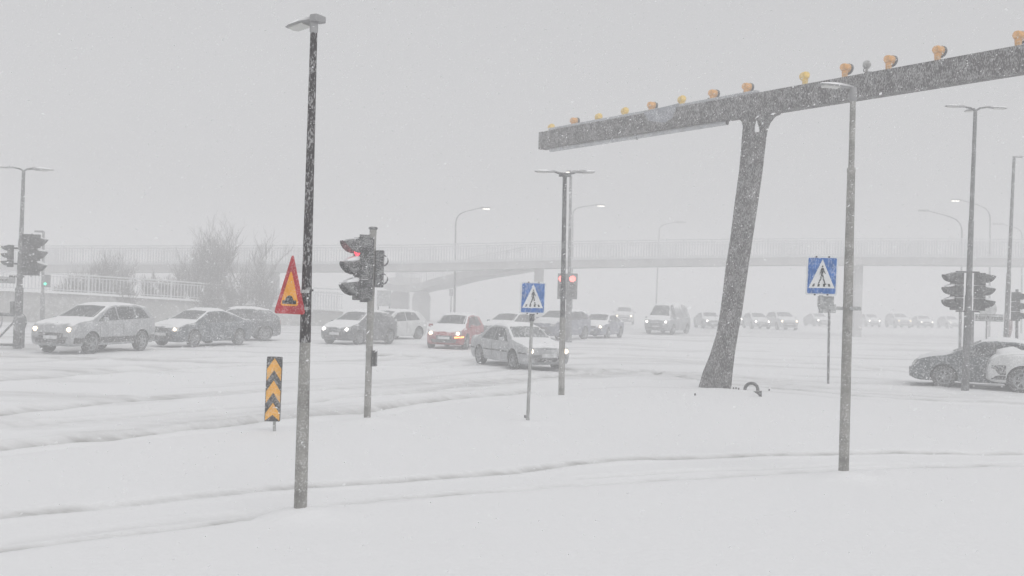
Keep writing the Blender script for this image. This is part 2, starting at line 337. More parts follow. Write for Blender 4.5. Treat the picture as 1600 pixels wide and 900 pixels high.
# ------------------------------------------------------------------ haze: the snow-filled air
hb = MB().box((0, 100, 5.6), (900, 900, 14.4))
hz = hb.build('haze', None, None, 0)
hm = bpy.data.materials.new('snow_air'); hm.use_nodes = True; hn = hm.node_tree.nodes; hn.clear()
ho = hn.new('ShaderNodeOutputMaterial'); hv = hn.new('ShaderNodeVolumePrincipled')
hv.inputs['Color'].default_value = (0.985, 0.985, 0.99, 1); hv.inputs['Density'].default_value = HAZE_DENSITY; hv.inputs['Anisotropy'].default_value = 0.0
hm.node_tree.links.new(hv.outputs[0], ho.inputs['Volume'])
hz.data.materials.append(hm); hz['kind'] = 'stuff'
# ------------------------------------------------------------------ poles, signals, signs
def bez(a, b, c, d, n=10):
    return [a * (1 - t) ** 3 + b * 3 * t * (1 - t) ** 2 + c * 3 * t * t * (1 - t) + d * t ** 3 for t in [i / n for i in range(n + 1)]]
def pole_thing(name, label, cat, base_px, top_px, group=None, depth=None):
    """Empty at the foot; returns thing, local top vector"""
    b_ = gr(*base_px) if depth is None else at(base_px[0], base_px[1], depth)
    b_.z = 0.0
    t = thing(name, label, cat, b_, 0, group)
    top = at(top_px[0], top_px[1], b_.y) - b_
    return t, top
def loc(t, px, py, dy=0.0):
    """local point of thing t seen at the pixel, at the thing's own distance"""
    return at(px, py, t.location.y + dy) - Vector(t.location)
def pole_mesh(t, top, prof, m, name='pole', n=20, sink=0.4):
    """prof = [(fraction of height, radius)]"""
    d = top.normalized(); pts = [-d * sink] + [top * f for f, _ in prof]; rad = [prof[0][1]] + [r_ for _, r_ in prof]
    return MB().tube(pts, rad, n).build(name, m, t)
def flat_lamp(t, c, yw, L, W, m=None, lit=None, tilt=0.0, name='lamp_head'):
    """flat street-lamp head reaching out from c along yaw yw"""
    A = Vector((math.cos(yw) * math.cos(tilt), math.sin(yw) * math.cos(tilt), math.sin(tilt))); S = Vector((-math.sin(yw), math.cos(yw), 0)); N = A.cross(S)
    mb = MB(); prof = [(0, .30, .10), (.12, .42, .16), (.45, .95, .20), (.8, 1.0, .15), (.97, .8, .09), (1.0, .6, .05)]; rings = []
    vs = []
    for f, wd, h in prof:
        cc = c + A * L * f; w2 = W / 2 * wd; hh = h * W
        for a_, b_ in ((-1, 0), (-.75, .8), (0, 1), (.75, .8), (1, 0), (.9, -.25), (-.9, -.25)): vs.append(cc + S * w2 * a_ + N * hh * b_)
    k = 7; fs = []
    for i in range(len(prof) - 1):
        for j in range(k): fs.append((i * k + j, i * k + (j + 1) % k, (i + 1) * k + (j + 1) % k, (i + 1) * k + j))
    fs += [tuple(range(k)), tuple(range(len(vs) - k, len(vs)))[::-1]]
    mb.add(vs, fs); h = mb.build(name, m or M['lamp_grey'], t, 30)
    g_ = MB().prism([(L * .42, -W * .34), (L * .88, -W * .34), (L * .93, 0), (L * .88, W * .34), (L * .42, W * .34)], c - N * W * .055, A, S, N, 0.02 + W * 0.03)
    g_.build('diffuser', lit or M['diffuser'], h, 0)
    return h
def signal_head(t, c, yw, H=1.1, lit=None, mb_='black', backplate=True, visor=1.0, name='signal_head', wide=0.0, bolt=None):
    """three-lamp traffic signal facing yaw yw, centre c"""
    A = Vector((math.cos(yw), math.sin(yw), 0)); S = Vector((-A.y, A.x, 0)); Z = Vector((0, 0, 1)); W = H * 0.33; D = H * .20
    mb = MB()
    for k in (1, 0, -1):
        mb.box(c + Z * k * H * .325, (D, W, H * .315), (A, S, Z))
    h = mb.build(name, M[mb_], t, 30, bevel=0.012)
    if backplate: MB().box(c - A * D * .2, (0.02, W * 1.35 + wide, H * 1.1), (A, S, Z)).build('backplate', M[mb_], h, 0, bevel=0.006)
    for i, k in enumerate((1, 0, -1)):
        cc = c + Z * k * H * .325 + A * D / 2; r_ = W * .46; n_ = 14; vs, fs = [], []
        a0, a1 = R(-35), R(215)
        for j in range(n_ + 1):
            a_ = a0 + (a1 - a0) * j / n_; top_ = (math.sin(a_) + 0.57) / 1.57; ln = H * (.05 + .20 * max(top_, 0) ** .6) * visor
            for q, (x_, rr) in enumerate(((0, r_), (ln, r_ * .95), (ln, r_ * .95 - .008), (0, r_ - .01))):
                vs.append(cc + A * x_ + S * math.cos(a_) * rr + Z * (math.sin(a_) * rr - x_ * .16))
        for j in range(n_):
            for q in range(4): fs.append((j * 4 + q, j * 4 + (q + 1) % 4, (j + 1) * 4 + (q + 1) % 4, (j + 1) * 4 + q))
        fs += [(0, 1, 2, 3), tuple(n_ * 4 + q for q in (3, 2, 1, 0))]
        MB().add(vs, fs).build('visor', M[mb_], h, 40)
        if i and visor > .9:
            cs = cc + Z * (r_ * .97) + A * H * .07
            MB().prism([(-.5, -.1), (-.45, .35), (-.1, .42), (.5, -.15), (.5, -.45), (0, -.3)], cs, A * H * .22 * visor, Z * H * .10, S, W * .55).build('snow_cap', M['snow'], h, 50, bevel=.01)
        lm = M['lens_dark']
        if lit and lit[0] == i: lm = lit[1]
        MB().lathe([(0, 0.001), (0, r_ * .9), (.012, r_ * .85), (.03, r_ * .4), (.034, .001)], cc + A * .002, (A, S, Z), 20).build('lens', lm, h)
    return h

# near lamp pole: dark upper part over a grey foot
t, top = pole_thing('street_lamp', 'nearest lamp pole, dark upper part over a grey foot, one flat lamp head', 'street lamp', (469, 806), (490.5, 46))
d = top.normalized(); zc = loc(t, 474.5, 535).z / top.z
MB().tube([-d * .5, top * 0, top * .2, top * zc], [.066, .064, .060, .052], 28).build('foot_section', M['pole_grey'], t)
MB().tube([top * zc, top * (zc + .0015), top * .55, top * 1.0], [.052, .055, .045, .034], 28).build('dark_section', M['pole_dark'], t)
MB().tube([top * .992, top * .995, top * 1.0, top + d * .11], [.034, .041, .041, .036], 20).build('top_collar', M['lamp_grey'], t)
flat_lamp(t, top + d * .105 + Vector((.045, -.02, .0)), R(150), .37, .21, tilt=R(-10))
MB().box(top + d * .115 + Vector((.035, .0, -.01)), (.09, .15, .07), yaw(R(150))).build('joint', M['lamp_grey'], t, 0, bevel=.015)
pA = loc(t, 480.5, 640) ; MB().box(pA + Vector((-.012, .0, .0)), (.03, .07, .40), (Vector((1, 0, 0)), Vector((0, 1, 0)), d)).build('service_door', M['pole_grey'], t, 0, bevel=.004)
MB().lathe([(-.01, .018), (.02, .018), (.02, .009), (.035, .009)], loc(t, 484, 453.5), (Vector((1, 0, 0)), Vector((0, 1, 0)), Vector((0, 0, 1))), 8).build('bolt', M['pole_dark'], t)
NEAR = t
# hump warning sign, turned well away from us
def hump_sign():
    b_ = Vector(NEAR.location); c = at(457.5, 459, b_.y + .0) + Vector((0, -.10, 0))
    t = thing('warning_sign', 'red and orange triangular sign with black hump symbol on nearest lamp pole', 'warning sign', c)
    L_, R_, A_ = [at(px, py, b_.y - .10) - c for px, py in ((433, 490), (483, 489.5), (457.5, 396))]
    hw = (R_ - L_).length / 2 * 1.12; h = A_.z - L_.z; th = R(-32)
    S = Vector((math.cos(th), math.sin(th), 0)); N = Vector((math.sin(th), -math.cos(th), 0)); Z = Vector((.026, 0, 1)).normalized(); W = hw / math.cos(th)
    zb = L_.z
    def tri(i, ins):
        # inset triangle with slightly rounded corners
        cx, cy = 0, zb + h / 3; k = 1 - ins
        P = [(-W * k, cy + (zb - cy) * k), (W * k, cy + (zb - cy) * k), (0, cy + (zb + h - cy) * k)]; out = []
        for j in range(3):
            p = Vector((*P[j], 0)); a, b2 = Vector((*P[j - 1], 0)), Vector((*P[(j + 1) % 3], 0)); e = .07 * h
            u = p + (a - p).normalized() * e; v = p + (b2 - p).normalized() * e
            for s_ in (0, .33, .67, 1): q_ = u * (1 - s_) ** 2 + p * 2 * s_ * (1 - s_) * 0.9 + p * 2 * s_ * (1 - s_) * 0.1 + v * s_ ** 2; out.append((q_.x, q_.y))
        return out
    MB().prism(tri(0, 0), (0, 0, 0), S, Z, N, .012).build('sign_plate', M['sign_red'], t, 0)
    MB().prism(tri(0, .40), N * .008, S, Z, N, .006).build('orange_field', M['sign_orange'], t, 0)
    hp = [(-.50, 0), (.50, 0), (.50, .13), (.30, .13), (.26, .19), (.17, .27), (.0, .31), (-.17, .27), (-.26, .19), (-.30, .13), (-.50, .13)]
    MB().prism([(a * W * .88, zb + h * .165 + b2 * h * .46) for a, b2 in hp], N * .0135, S, Z, N, .004).build('hump_symbol', M['sign_black'], t, 0)
    MB().box(S * (W * .55) + Vector((0, .03, zb + h * .38)), (.20, .05, .03), (S, N, Z)).build('bracket', M['steel'], t, 0)
    MB().box(S * (W * .62) + Vector((0, .03, zb + h * .10)), (.16, .05, .03), (S, N, Z)).build('bracket', M['steel'], t, 0)
hump_sign()

# chevron marker on a short post
b_ = gr(429.5, 672); t = thing('chevron_marker', 'narrow yellow and black chevron marker board on a short post', 'road marker', Vector((b_.x, b_.y, 0)))
MB().tube([(0, 0, -.4), loc(t, 429.5, 600)], .024, 12).build('post', M['steel'], t)
c = loc(t, 428.3, 607.5); hw = (loc(t, 440.5, 607).x - loc(t, 416, 607).x) / 2; hh = (loc(t, 428, 557).z - loc(t, 428, 658).z) / 2
S, Z, N = Vector((1, 0, .0)), Vector((.012, 0, 1)).normalized(), Vector((0, -1, 0))
def rrect(w_, h_, r_): return [(sx * (w_ - r_) + r_ * math.cos(a), sy * (h_ - r_) + r_ * math.sin(a)) for sx, sy, a0 in ((1, 1, 0), (-1, 1, 90), (-1, -1, 180), (1, -1, 270)) for a in (R(a0), R(a0 + 30), R(a0 + 60), R(a0 + 90))]
MB().prism(rrect(hw, hh, .02), c + Vector((0, -.035, 0)), S, Z, N, .014).build('board', M['sign_black'], t, 0)
w_ = hw - .012; per = hh * 2 * .345; band = hh * 2 * .185; rise = hh * 2 * .165
ymb = MB()
for k in range(3):
    z0 = hh * .955 - k * per - rise * 1.0
    P = [(-w_, z0 - rise * 0), (0, z0 + rise), (w_, z0), (w_, z0 - band), (0, z0 + rise - band), (-w_, z0 - band)]
    P = [(a, max(b2, -hh + .012)) for a, b2 in P]
    for Q in ([P[0], P[1], P[4], P[5]], [P[1], P[2], P[3], P[4]]): ymb.prism(Q, c + Vector((0, -.0443, 0)), S, Z, N, .006)
ymb.build('chevrons', M['sign_yellow'], t, 0)

# signal pole in the middle left
t, top = pole_thing('traffic_light', 'grey pole with red traffic signal facing left and snowed-over signal behind', 'traffic light', (573.5, 658), (583, 359))
pole_mesh(t, top, [(0, .060), (.33, .056), (.335, .060), (1, .060)], M['pole_grey'])
MB().tube([top * 1.0, top * 1.004, top * 1.012, top * 1.015], [.06, .078, .078, .05], 20).build('pole_cap', M['pole_mid'], t)
signal_head(t, loc(t, 565, 420) + Vector((.03, -.02, 0)), R(212), 1.12, (0, M['red_lit']), backplate=False, visor=1.1)
hb2 = MB().box(loc(t, 592.5, 420) + Vector((0, .05, 0)), (.145, .26, .64), yaw(R(8))).build('side_signal_housing', M['black'], t, 0, bevel=.02)
for z_ in (.16, -.16): MB().tube([loc(t, 592.5, 420) + Vector((.02, .17, z_)), loc(t, 592.5, 420) + Vector((.03, .34, z_ - .02))], [.10, .09], 14, cap=False).build('visor', M['black'], hb2)
for z_ in (369, 470):
    MB().box(loc(t, 573, z_), (.24, .05, .05), yaw(R(10))).build('bracket', M['black'], t, 0, bevel=.006)
MB().box(loc(t, 585.5, 560), (.075, .13, .27)).build('push_button_box', M['pole_mid'], t, 0, bevel=.012)
MB().box(loc(t, 584, 560) + Vector((0.02, -.07, 0)), (.04, .012, .2)).build('button_panel', M['lens_dark'], t, 0, bevel=.003)

# pedestrian crossing signs
def figure_polys():
    P = {}
    P['head'] = [(.085 * math.cos(a) + .02, .085 * math.sin(a) + 1.72) for a in [i * math.pi / 6 for i in range(12)]]
    P['torso'] = [(-.12, 1.56), (.14, 1.58), (.17, 1.30), (.13, .98), (-.10, .96), (-.13, 1.25)]
    P['arm_front'] = [(.10, 1.56), (.17, 1.50), (.30, 1.22), (.42, 1.10), (.38, 1.04), (.23, 1.16), (.09, 1.42)]
    P['arm_back'] = [(-.10, 1.55), (-.03, 1.45), (-.16, 1.22), (-.20, .95), (-.27, .96), (-.25, 1.25)]
    P['leg_front'] = [(-.02, 1.02), (.14, 1.02), (.26, .62), (.42, .16), (.54, .16), (.54, .09), (.34, .08), (.14, .52)]
    P['leg_back'] = [(-.11, 1.02), (.06, 1.0), (-.08, .55), (-.30, .18), (-.24, .10), (-.34, .06), (-.44, .16), (-.22, .60)]
    return P
def crossing_sign(label, loc_, c, W, H, th, extra=None):
    t = thing('crossing_sign', label, 'road sign', loc_)
    S = Vector((math.cos(th), math.sin(th), 0)); N = Vector((math.sin(th), -math.cos(th), 0)); Z = Vector((.02, 0, 1)).normalized()
    MB().prism(rrect(W / 2, H / 2, W * .07), c, S, Z, N, .05).build('light_box', M['sign_white'], t, 0)
    MB().prism(rrect(W / 2 - .004, H / 2 - .004, W * .06), c - N * .03, S, Z, N, .012).build('back_rim', M['pole_mid'], t, 0)
    f = MB().prism(rrect(W * .445, H * .455, W * .03), c + N * .027, S, Z, N, .006).build('blue_face', M['sign_blue'], t, 0)
    tz = -H * .315; th_ = H * .74
    MB().prism([(-W * .41, tz), (W * .41, tz), (0, tz + th_)], c + N * .032, S, Z, N, .004).build('white_triangle', M['sign_white'], f, 0)
    fb = MB(); k = th_ * .385
    for nm, P in figure_polys().items(): fb.prism([(a * k * .75 + .0, tz + th_ * .09 + b2 * k) for a, b2 in P], c + N * (.0355 + .0004 * (len(nm) % 5)), S, Z, N, .003)
    fb.build('walking_figure', M['figure'], f, 0)
    sb = MB()
    for x0, sk in ((-.27, -.03), (-.10, -.01), (.08, .01), (.25, .03)):
        sb.prism([((x0 - .035 + 0) * W, tz + th_ * .05), ((x0 + .035) * W, tz + th_ * .05), ((x0 + .035 - sk) * W, tz + th_ * .15), ((x0 - .03 - sk) * W, tz + th_ * .15)], c + N * .034, S, Z, N, .0025)
    sb.build('stripe_pattern', M['figure'], f, 0)
    for sx in (-.2, .2):
        for sz in (-.485, .485): MB().box(c + S * sx * W + Z * sz * H + N * .026, (.022, .01, .02), (S, N, Z)).build('clip', M['black_clean'], t, 0)
    return t, S, N, Z
b_ = gr(824.5, 662); o0 = Vector((b_.x, b_.y, 0)); c = at(832.5, 465.5, b_.y) - o0; s = b_.y / F_PX
t, S, N, Z = crossing_sign('blue pedestrian crossing sign on its own thin post', o0, c, 40 * s, 50 * s, R(6))
pt = at(831, 500, b_.y) - o0 + Vector((0, .05, 0))
MB().tube([(0, 0.05, -.4), Vector((0, .05, .02)) + pt * .03, Vector((0, .05, .1)), pt, pt + Vector((.01, 0, .25))], [.035, .034, .030, .029, .029], 14).build('post', M['steel'], t)
MB().tube([pt + Vector((0, -.0, -.02)), pt + Vector((.002, 0, .16))], [.044, .05], 14).build('post_clamp', M['pole_mid'], t)
MB().box((-.05, 0.03, .12), (.03, .03, .05)).build('clamp_bolt', M['pole_mid'], t, 0)
bG = gr(1318, 744); o0 = Vector((bG.x, bG.y, 0)); c = at(1284, 431, bG.y) - o0; s = bG.y / F_PX
t, S, N, Z = crossing_sign('blue pedestrian crossing sign on a side arm of the right lamp pole', o0 + c, Vector((0, 0, 0)), 47.5 * s, 61 * s, R(-12))
q = at(1286, 470, bG.y) - o0 - c
MB().box(q + Vector((.05, .05, -.01)), (.2, .06, .14)).build('arm_plate', M['sign_grey'], t, 0, bevel=.005)
MB().box(q + Vector((-.02, .02, -.04)), (.045, .05, .24)).build('drop_post', M['sign_grey'], t, 0, bevel=.006)
a0 = at(1281, 480.5, bG.y) - o0 - c; a1 = at(1333, 482.5, bG.y) - o0 - c
MB().box((a0 + a1) / 2 + Vector((-.01, .02, 0)), ((a1 - a0).length, .05, .045), ((a1 - a0).normalized(), Vector((0, 1, 0)), Vector((0, 0, 1)))).build('side_arm', M['sign_grey'], t, 0, bevel=.006)

# two-head lamp pole in the middle, right lamp pole
def twin_lamp(t, top, L, W, yaws, lit=None, m=None, tilts=(0, 0, 0, 0)):
    for k, y_ in enumerate(yaws):
        a = Vector((math.cos(y_), math.sin(y_), 0))
        MB().tube([top - Vector((0, 0, .03)), top + a * L * .15 + Vector((0, 0, .05)), top + a * L * .36 + Vector((0, 0, .08))], [.03, .028, .022], 10).build('arm', m or M['pole_mid'], t)
        flat_lamp(t, top + a * L * .32 + Vector((0, 0, .08)), y_, L * .75, W, lit=lit, tilt=tilts[k])
t, top = pole_thing('street_lamp', 'mid-distance lamp pole with flat twin heads, beside small crossing sign', 'street lamp', (877, 623), (882.5, 275))
pole_mesh(t, top, [(0, .068), (.12, .065), (.36, .062), (.365, .055), (.995, .045), (1.0, .05), (1.01, .05)], M['pole_mid'])
MB().tube([top * (.001), top * .365], [.069, .0635], 20).build('foot_sleeve', M['pole_grey'], t)
MB().box(top + Vector((-.0, 0, .02)), (.26, .16, .06)).build('head_plate', M['pole_mid'], t, 0, bevel=.01)
twin_lamp(t, top, .62, .24, (R(186), R(88), R(4)), None, tilts=(0, R(2), R(4)))
t, top = pole_thing('street_lamp', 'right lamp pole that narrows above a collar, single head against the gantry', 'street lamp', (1318, 744), (1333, 150))
pole_mesh(t, top, [(0, .066), (.5, .060), (.797, .050), (.80, .054), (.808, .054), (.812, .038), (.99, .036), (1, .036)], M['pole_grey'])
MB().tube([top * .985, top * .99, top * 1.01, top * 1.022], [.036, .05, .05, .044], 18).build('top_collar', M['lamp_grey'], t)
flat_lamp(t, top * 1.022, R(184), .46, .20, tilt=R(3))
MB().box(loc(t, 1334, 482), (.15, .15, .05), yaw(0)).build('arm_clamp', M['sign_grey'], t, 0, bevel=.01)

# right-hand signal and lamp pole, left-hand one, and the ones behind
t, top = pole_thing('traffic_light', 'tall lamp pole with two snowy signals back to back in front of dark sedan', 'traffic light', (1508, 606), (1524, 172))
pole_mesh(t, top, [(0, .105), (.33, .095), (.335, .08), (.60, .072), (.605, .062), (1, .05)], M['pole_mid'])
twin_lamp(t, top, .78, .26, (R(178), R(80), R(-8)), None, tilts=(R(2), R(3), R(-3)))
signal_head(t, loc(t, 1495, 455), R(184), 1.10, mb_='black_far', backplate=False, visor=1.15)
signal_head(t, loc(t, 1530.5, 456), R(-8), 1.10, mb_='black_far', backplate=False, visor=1.15)
for z_ in (425, 486.5): MB().box(loc(t, 1512, z_), (.66, .05, .04)).build('bracket', M['black_far'], t, 0)
t, top = pole_thing('traffic_light', 'lamp pole at left edge carrying a wide dark signal seen from behind', 'traffic light', (27, 541), (37, 266))
pole_mesh(t, top, [(0, .15), (.33, .135), (.335, .10), (.6, .09), (.61, .075), (1, .055)], M['pole_far'])
twin_lamp(t, top, 1.0, .34, (R(176), R(70), R(-6)), None, tilts=(R(2), R(3), R(-4)))
signal_head(t, loc(t, 52, 399), R(24), 1.36, mb_='black_far', backplate=True, visor=1.0, wide=.32)
MB().box(loc(t, 46, 398), (.72, .1, 1.44), yaw(R(2))).build('signal_backboard', M['black_far'], t, 0, bevel=.02)
signal_head(t, loc(t, 16.5, 400), R(192), .80, mb_='black_far', backplate=False, visor=1.2)
for z_ in (388, 412, 432): MB().box(loc(t, 26, z_), (.5, .06, .06)).build('bracket', M['black_far'], t, 0)
MB().box(loc(t, 20.5, 480), (.13, .2, .40)).build('push_button_box', M['pole_mid'], t, 0, bevel=.02)
# far signal, red on, under a tall pole
t, top = pole_thing('traffic_light', 'two red signals side by side on tall pale pole in the haze', 'traffic light', (888, 532), (892, 268))
pole_mesh(t, top, [(0, .17), (.35, .15), (.36, .09), (1, .07)], M['pole_far'])
twin_lamp(t, top, 1.15, .4, (R(20), R(96)), M['lit'])
for px in (878, 893.5):
    h_ = signal_head(t, loc(t, px, 447.5) - Vector((0, .35, 0)), R(-92 if px > 880 else -110), 1.22, (0, M['red_far']), mb_='pole_mid', backplate=True, visor=.5)
def text_obj(s_, size, c, U, V, N, m, parent):
    cu = bpy.data.curves.new('lettering', 'FONT'); cu.body = s_; cu.size = size; cu.extrude = .004; cu.align_x = 'CENTER'; cu.align_y = 'CENTER'
    o = bpy.data.objects.new('lettering', cu); C.objects.link(o)
    me_ = bpy.data.meshes.new_from_object(o.evaluated_get(bpy.context.evaluated_depsgraph_get()))
    bpy.data.objects.remove(o); me_.transform(Matrix((U, V, N)).transposed().to_4x4()); me_.transform(Matrix.Translation(c)); me_.materials.clear()
    me_.name = 'lettering'; return link('lettering', me_, m, parent, 0)
def street_sign(label, x0, x1, y, h_px, D, text, th, posts):
    c = at((x0 + x1) / 2, y, D); t = thing('street_name_sign', label, 'street sign', c)
    s = D / F_PX; W, H = (x1 - x0) * s, h_px * s
    S = Vector((math.cos(th), math.sin(th), 0)); N = Vector((math.sin(th), -math.cos(th), 0)); Z = Vector((0, 0, 1)); 
    MB().box((0, 0, 0), (W, .03, H), (S, N, Z)).build('name_plate', M['sign_grey'], t, 0, bevel=.008)
    fr = MB()
    for k in (-1, 1): fr.box(Z * k * H * .46, (W * .97, .038, H * .06), (S, N, Z))
    fr.build('border', M['pole_mid'], t, 0)
    text_obj(text, H * .80, N * .018, S, Z, N, M['lens_dark'], t)
    for px in posts:
        bb = at(px, 500, D) - c; MB().tube([(bb.x, .05, -c.z - .3), (bb.x, .05, H * .9)], .055, 12).build('post', M['pole_mid'], t)
    return t
street_sign('grey street name sign reading Njar\u00f0argata on a post by right signals', 1523, 1568, 496.5, 11, 37.5, 'Njar\u00f0argata', 0, (1520.5,))
street_sign('street name sign cut by the frame, attached left of signal pole', -34, 24, 437, 10, 35.9, 'Hringbraut', 0, ())
t, top = pole_thing('street_lamp', 'plain dark lamp pole at the right edge behind the street name sign', 'street lamp', (1572, 0), (1584.5, 246), depth=39)
p0 = at(1570, 560, 39) - t.location; p0.z = 0; t.location = Vector(t.location) + p0; top = top - p0
pole_mesh(t, top, [(0, .10), (.45, .085), (.455, .07), (1, .055)], M['pole_far']); flat_lamp(t, top + Vector((-.05, 0, .02)), R(-6), .8, .3)
t, top = pole_thing('traffic_light', 'partly hidden snowy signal facing right at the right edge', 'traffic light', (1589, 0), (1589, 452), depth=36)
p0 = at(1589, 560, 36) - t.location; p0.z = 0; t.location = Vector(t.location) + p0; top = top - p0
pole_mesh(t, top, [(0, .05), (1, .05)], M['pole_far']); signal_head(t, loc(t, 1587, 479), R(-10), 1.05, mb_='black_far', backplate=False, visor=1.2)
for px, py, D, base, r_, lab in ((1500, 486, 45, 545, .06, 'thin post behind the right signals'), (1295, 486, 30, 562, .035, 'thin grey post behind the crossing sign with side arm')):
    bb = at(px, base, D); bb.z = 0; t = thing('sign_post', lab, 'post', bb)
    MB().tube([(0, 0, -.3), loc(t, px + .8, py - 14)], r_, 10).build('post', M['pole_far'], t)
    if px == 1295: MB().prism(rrect(.19, .13, .03), loc(t, 1296, 482), Vector((1, 0, 0)), Vector((0, 0, 1)), Vector((0, -1, 0)), .012).build('sign_back', M['sign_grey'], t, 0)
for px, py, D, rr, lab in ((1543, 483, 47, .42, 'round sign seen from behind, between signals and street name sign'),):
    bb = at(px, py, D); bz = bb.z; bb.z = 0; t = thing('round_sign', lab, 'road sign', bb)
    MB().tube([(0, .05, -.3), (0, .05, bz + .2)], .04, 10).build('post', M['pole_far'], t)
    MB().lathe([(0, .001), (0, rr), (.02, rr), (.02, .001)], (0, 0, bz), (Vector((0, -1, 0)), Vector((1, 0, 0)), Vector((0, 0, 1))), 24).build('sign_disc', M['sign_grey'], t, 0)
bb = at(1573.5, 516, 40); bz = bb.z; bb.z = 0; t = thing('road_sign', 'tapered sign seen edge on behind the roof of dark sedan', 'road sign', bb)
MB().prism([(-.12, -.42), (.09, -.42), (.2, .0), (.2, .42), (-.08, .42)], (0, 0, bz), Vector((1, 0, 0)), Vector((0, 0, 1)), Vector((0, -1, 0)), .03).build('sign_plate', mat('faded_sign', (.30, .24, .24), .6, fleck=.1, fscale=20), t, 0)
MB().tube([(0, .06, -.3), (0, .06, bz + .3)], .04, 10).build('post', M['pole_far'], t)
# far pedestrian light at the left
t, top = pole_thing('pedestrian_light', 'thin pole with short arm and green pedestrian light beyond the left signals', 'pedestrian light', (66, 505), (68, 362))
pole_mesh(t, top, [(0, .13), (.3, .12), (.31, .085), (1, .07)], M['pole_far'])
e_ = loc(t, 54, 361.5); MB().tube([top, e_], [.06, .05], 8).build('arm', M['pole_far'], t)
bx = MB().box(loc(t, 72.5, 439), (.36, .3, .70)).build('light_housing', M['pole_mid'], t, 0, bevel=.03)
MB().lathe([(0, .001), (0, .08), (.03, .06), (.03, .001)], loc(t, 72.5, 443.5) + Vector((0, -.152, 0)), (Vector((0, -1, 0)), Vector((1, 0, 0)), Vector((0, 0, 1))), 14).build('green_lamp', M['green_lit'], bx)

# far street lamps with curved arms
def curved_lamp(label, base_px, D, top_px, head_px, lit=True, r_=.10):
    bb = at(base_px, 470, D); bb.z = 0; t = thing('street_lamp', label, 'street lamp', bb, group='curved-arm street lamps along the far road')
    a = loc(t, *top_px); h = loc(t, *head_px); s = (h - a)
    cv = bez(a, a + Vector((0, 0, s.z * .75)), h - Vector((s.x * .72, 0, s.z * .28)), h, 14)
    MB().tube([Vector((0, 0, -.5)), a * .5] + cv, [r_, r_ * .8] + [r_ * (.62 - .02 * i) for i in range(15)], 10).build('pole', M['pole_far'], t)
    dx = 1 if s.x > 0 else -1; k = D / 89
    hd = MB().box(h + Vector((dx * .35 * k, 0, .0)), (.85 * k, .34 * k, .16 * k)).build('lamp_head', M['lamp_grey'], t, 0, bevel=.04)
    MB().box(h + Vector((dx * .45 * k, 0, -.10 * k)), (.6 * k, .26 * k, .05 * k)).build('diffuser', M['lit'] if lit else M['diffuser'], hd, 0)
curved_lamp('curved-arm lamp rising left of the red hatchback, arm to the right', 711, 82, (712, 352), (752, 324.5))
curved_lamp('curved-arm lamp behind tall pale signal pole, lit head to its right', 894, 92, (895, 336), (931, 320))
curved_lamp('very faint curved-arm lamp between pale signal pole and gantry column', 1025, 118, (1030, 362), (1058, 347), False)
curved_lamp('curved-arm lamp reaching left, leftmost of those beside right signals', 1502, 84, (1503, 366), (1449, 329), False)
curved_lamp('curved-arm lamp with bright head reaching left behind the tall signal pole', 1547, 88, (1547, 346), (1501, 312.5))
curved_lamp('faint curved-arm lamp cut by the frame edge at right', 1597, 105, (1597, 372), (1566, 350), False)
bb = gr(711, 500); 
t = thing('road_sign', 'small sign on a post left of the curved-arm lamp, under the ramp', 'road sign', (at(705, 470, 80).x, 80, 0))
c = loc(t, 705, 457); MB().box(c, (.3, .04, .55)).build('sign_plate', M['sign_grey'], t, 0); MB().tube([(0, .05, -.3), c + Vector((0, .05, .2))], .04, 8).build('post', M['pole_far'], t)
bb = at(602, 470, 62); t = thing('information_board', 'pale rectangular board on two legs behind the graphite hatchback', 'sign board', (bb.x, 62, 0))
c = loc(t, 600, 466); bd = MB().box(c, (.85, .06, .95)).build('board', M['sign_grey'], t, 0, bevel=.02)
for k in (-.34, .34): MB().tube([(c.x + k, .05, -.3), (c.x + k, .05, c.z)], .04, 8).build('leg', M['pole_far'], t)

# tube barrier and round-topped panel at the left edge
D = 35.2; bb = at(20, 541, D); t = thing('tube_barrier', 'low grey tube barrier with diagonal brace at the left edge', 'barrier', (bb.x, D, 0))
P = lambda a, b2: loc(t, a, b2)
MB().tube([P(-40, 489), P(22, 492)], .06, 10).build('top_rail', M['pole_mid'], t)
MB().tube([P(-40, 538), P(30, 539)], .045, 10).build('bottom_rail', M['pole_mid'], t)
MB().tube([P(-4, 530), P(21, 504)], .035, 8).build('brace', M['pole_mid'], t)
MB().tube([P(-3, 500) + Vector((.13 * math.cos(a), 0, .30 * math.sin(a))) for a in [i * math.pi / 8 for i in range(17)]], .03, 8).build('ring', M['sign_grey'], t)
bb = at(36, 545, 34.6); t = thing('round_topped_panel', 'leaning grey round-topped panel on two legs beside the left signal pole', 'panel', (bb.x, 34.6, 0))
P = lambda a, b2: loc(t, a, b2)
arc = [(38 - 7 + 10 * math.cos(a), 502 - 13 * math.sin(a)) for a in [math.pi * (i / 12) for i in range(13)]]
poly = [P(a, b2) for a, b2 in [(41.5, 504)] + arc + [(23, 515), (28, 521), (37, 519)]]
MB().prism([(p.x, p.z) for p in poly], (0, 0, 0), Vector((1, 0, 0)), Vector((0, 0, 1)), Vector((0, -1, 0)), .08).build('panel', mat('snowy_grey_panel', (.16, .165, .17), .6, fleck=.2, fscale=14), t, 0)
MB().box((P(34.5, 532) + P(37, 515)) / 2 + Vector((0, .02, -.05)), (.08, .06, .75)).build('leg', M['pole_mid'], t, 0)
MB().box((P(30, 530) + P(30, 515)) / 2 + Vector((0, .02, -.0)), (.06, .06, .6)).build('leg', M['pole_mid'], t, 0)

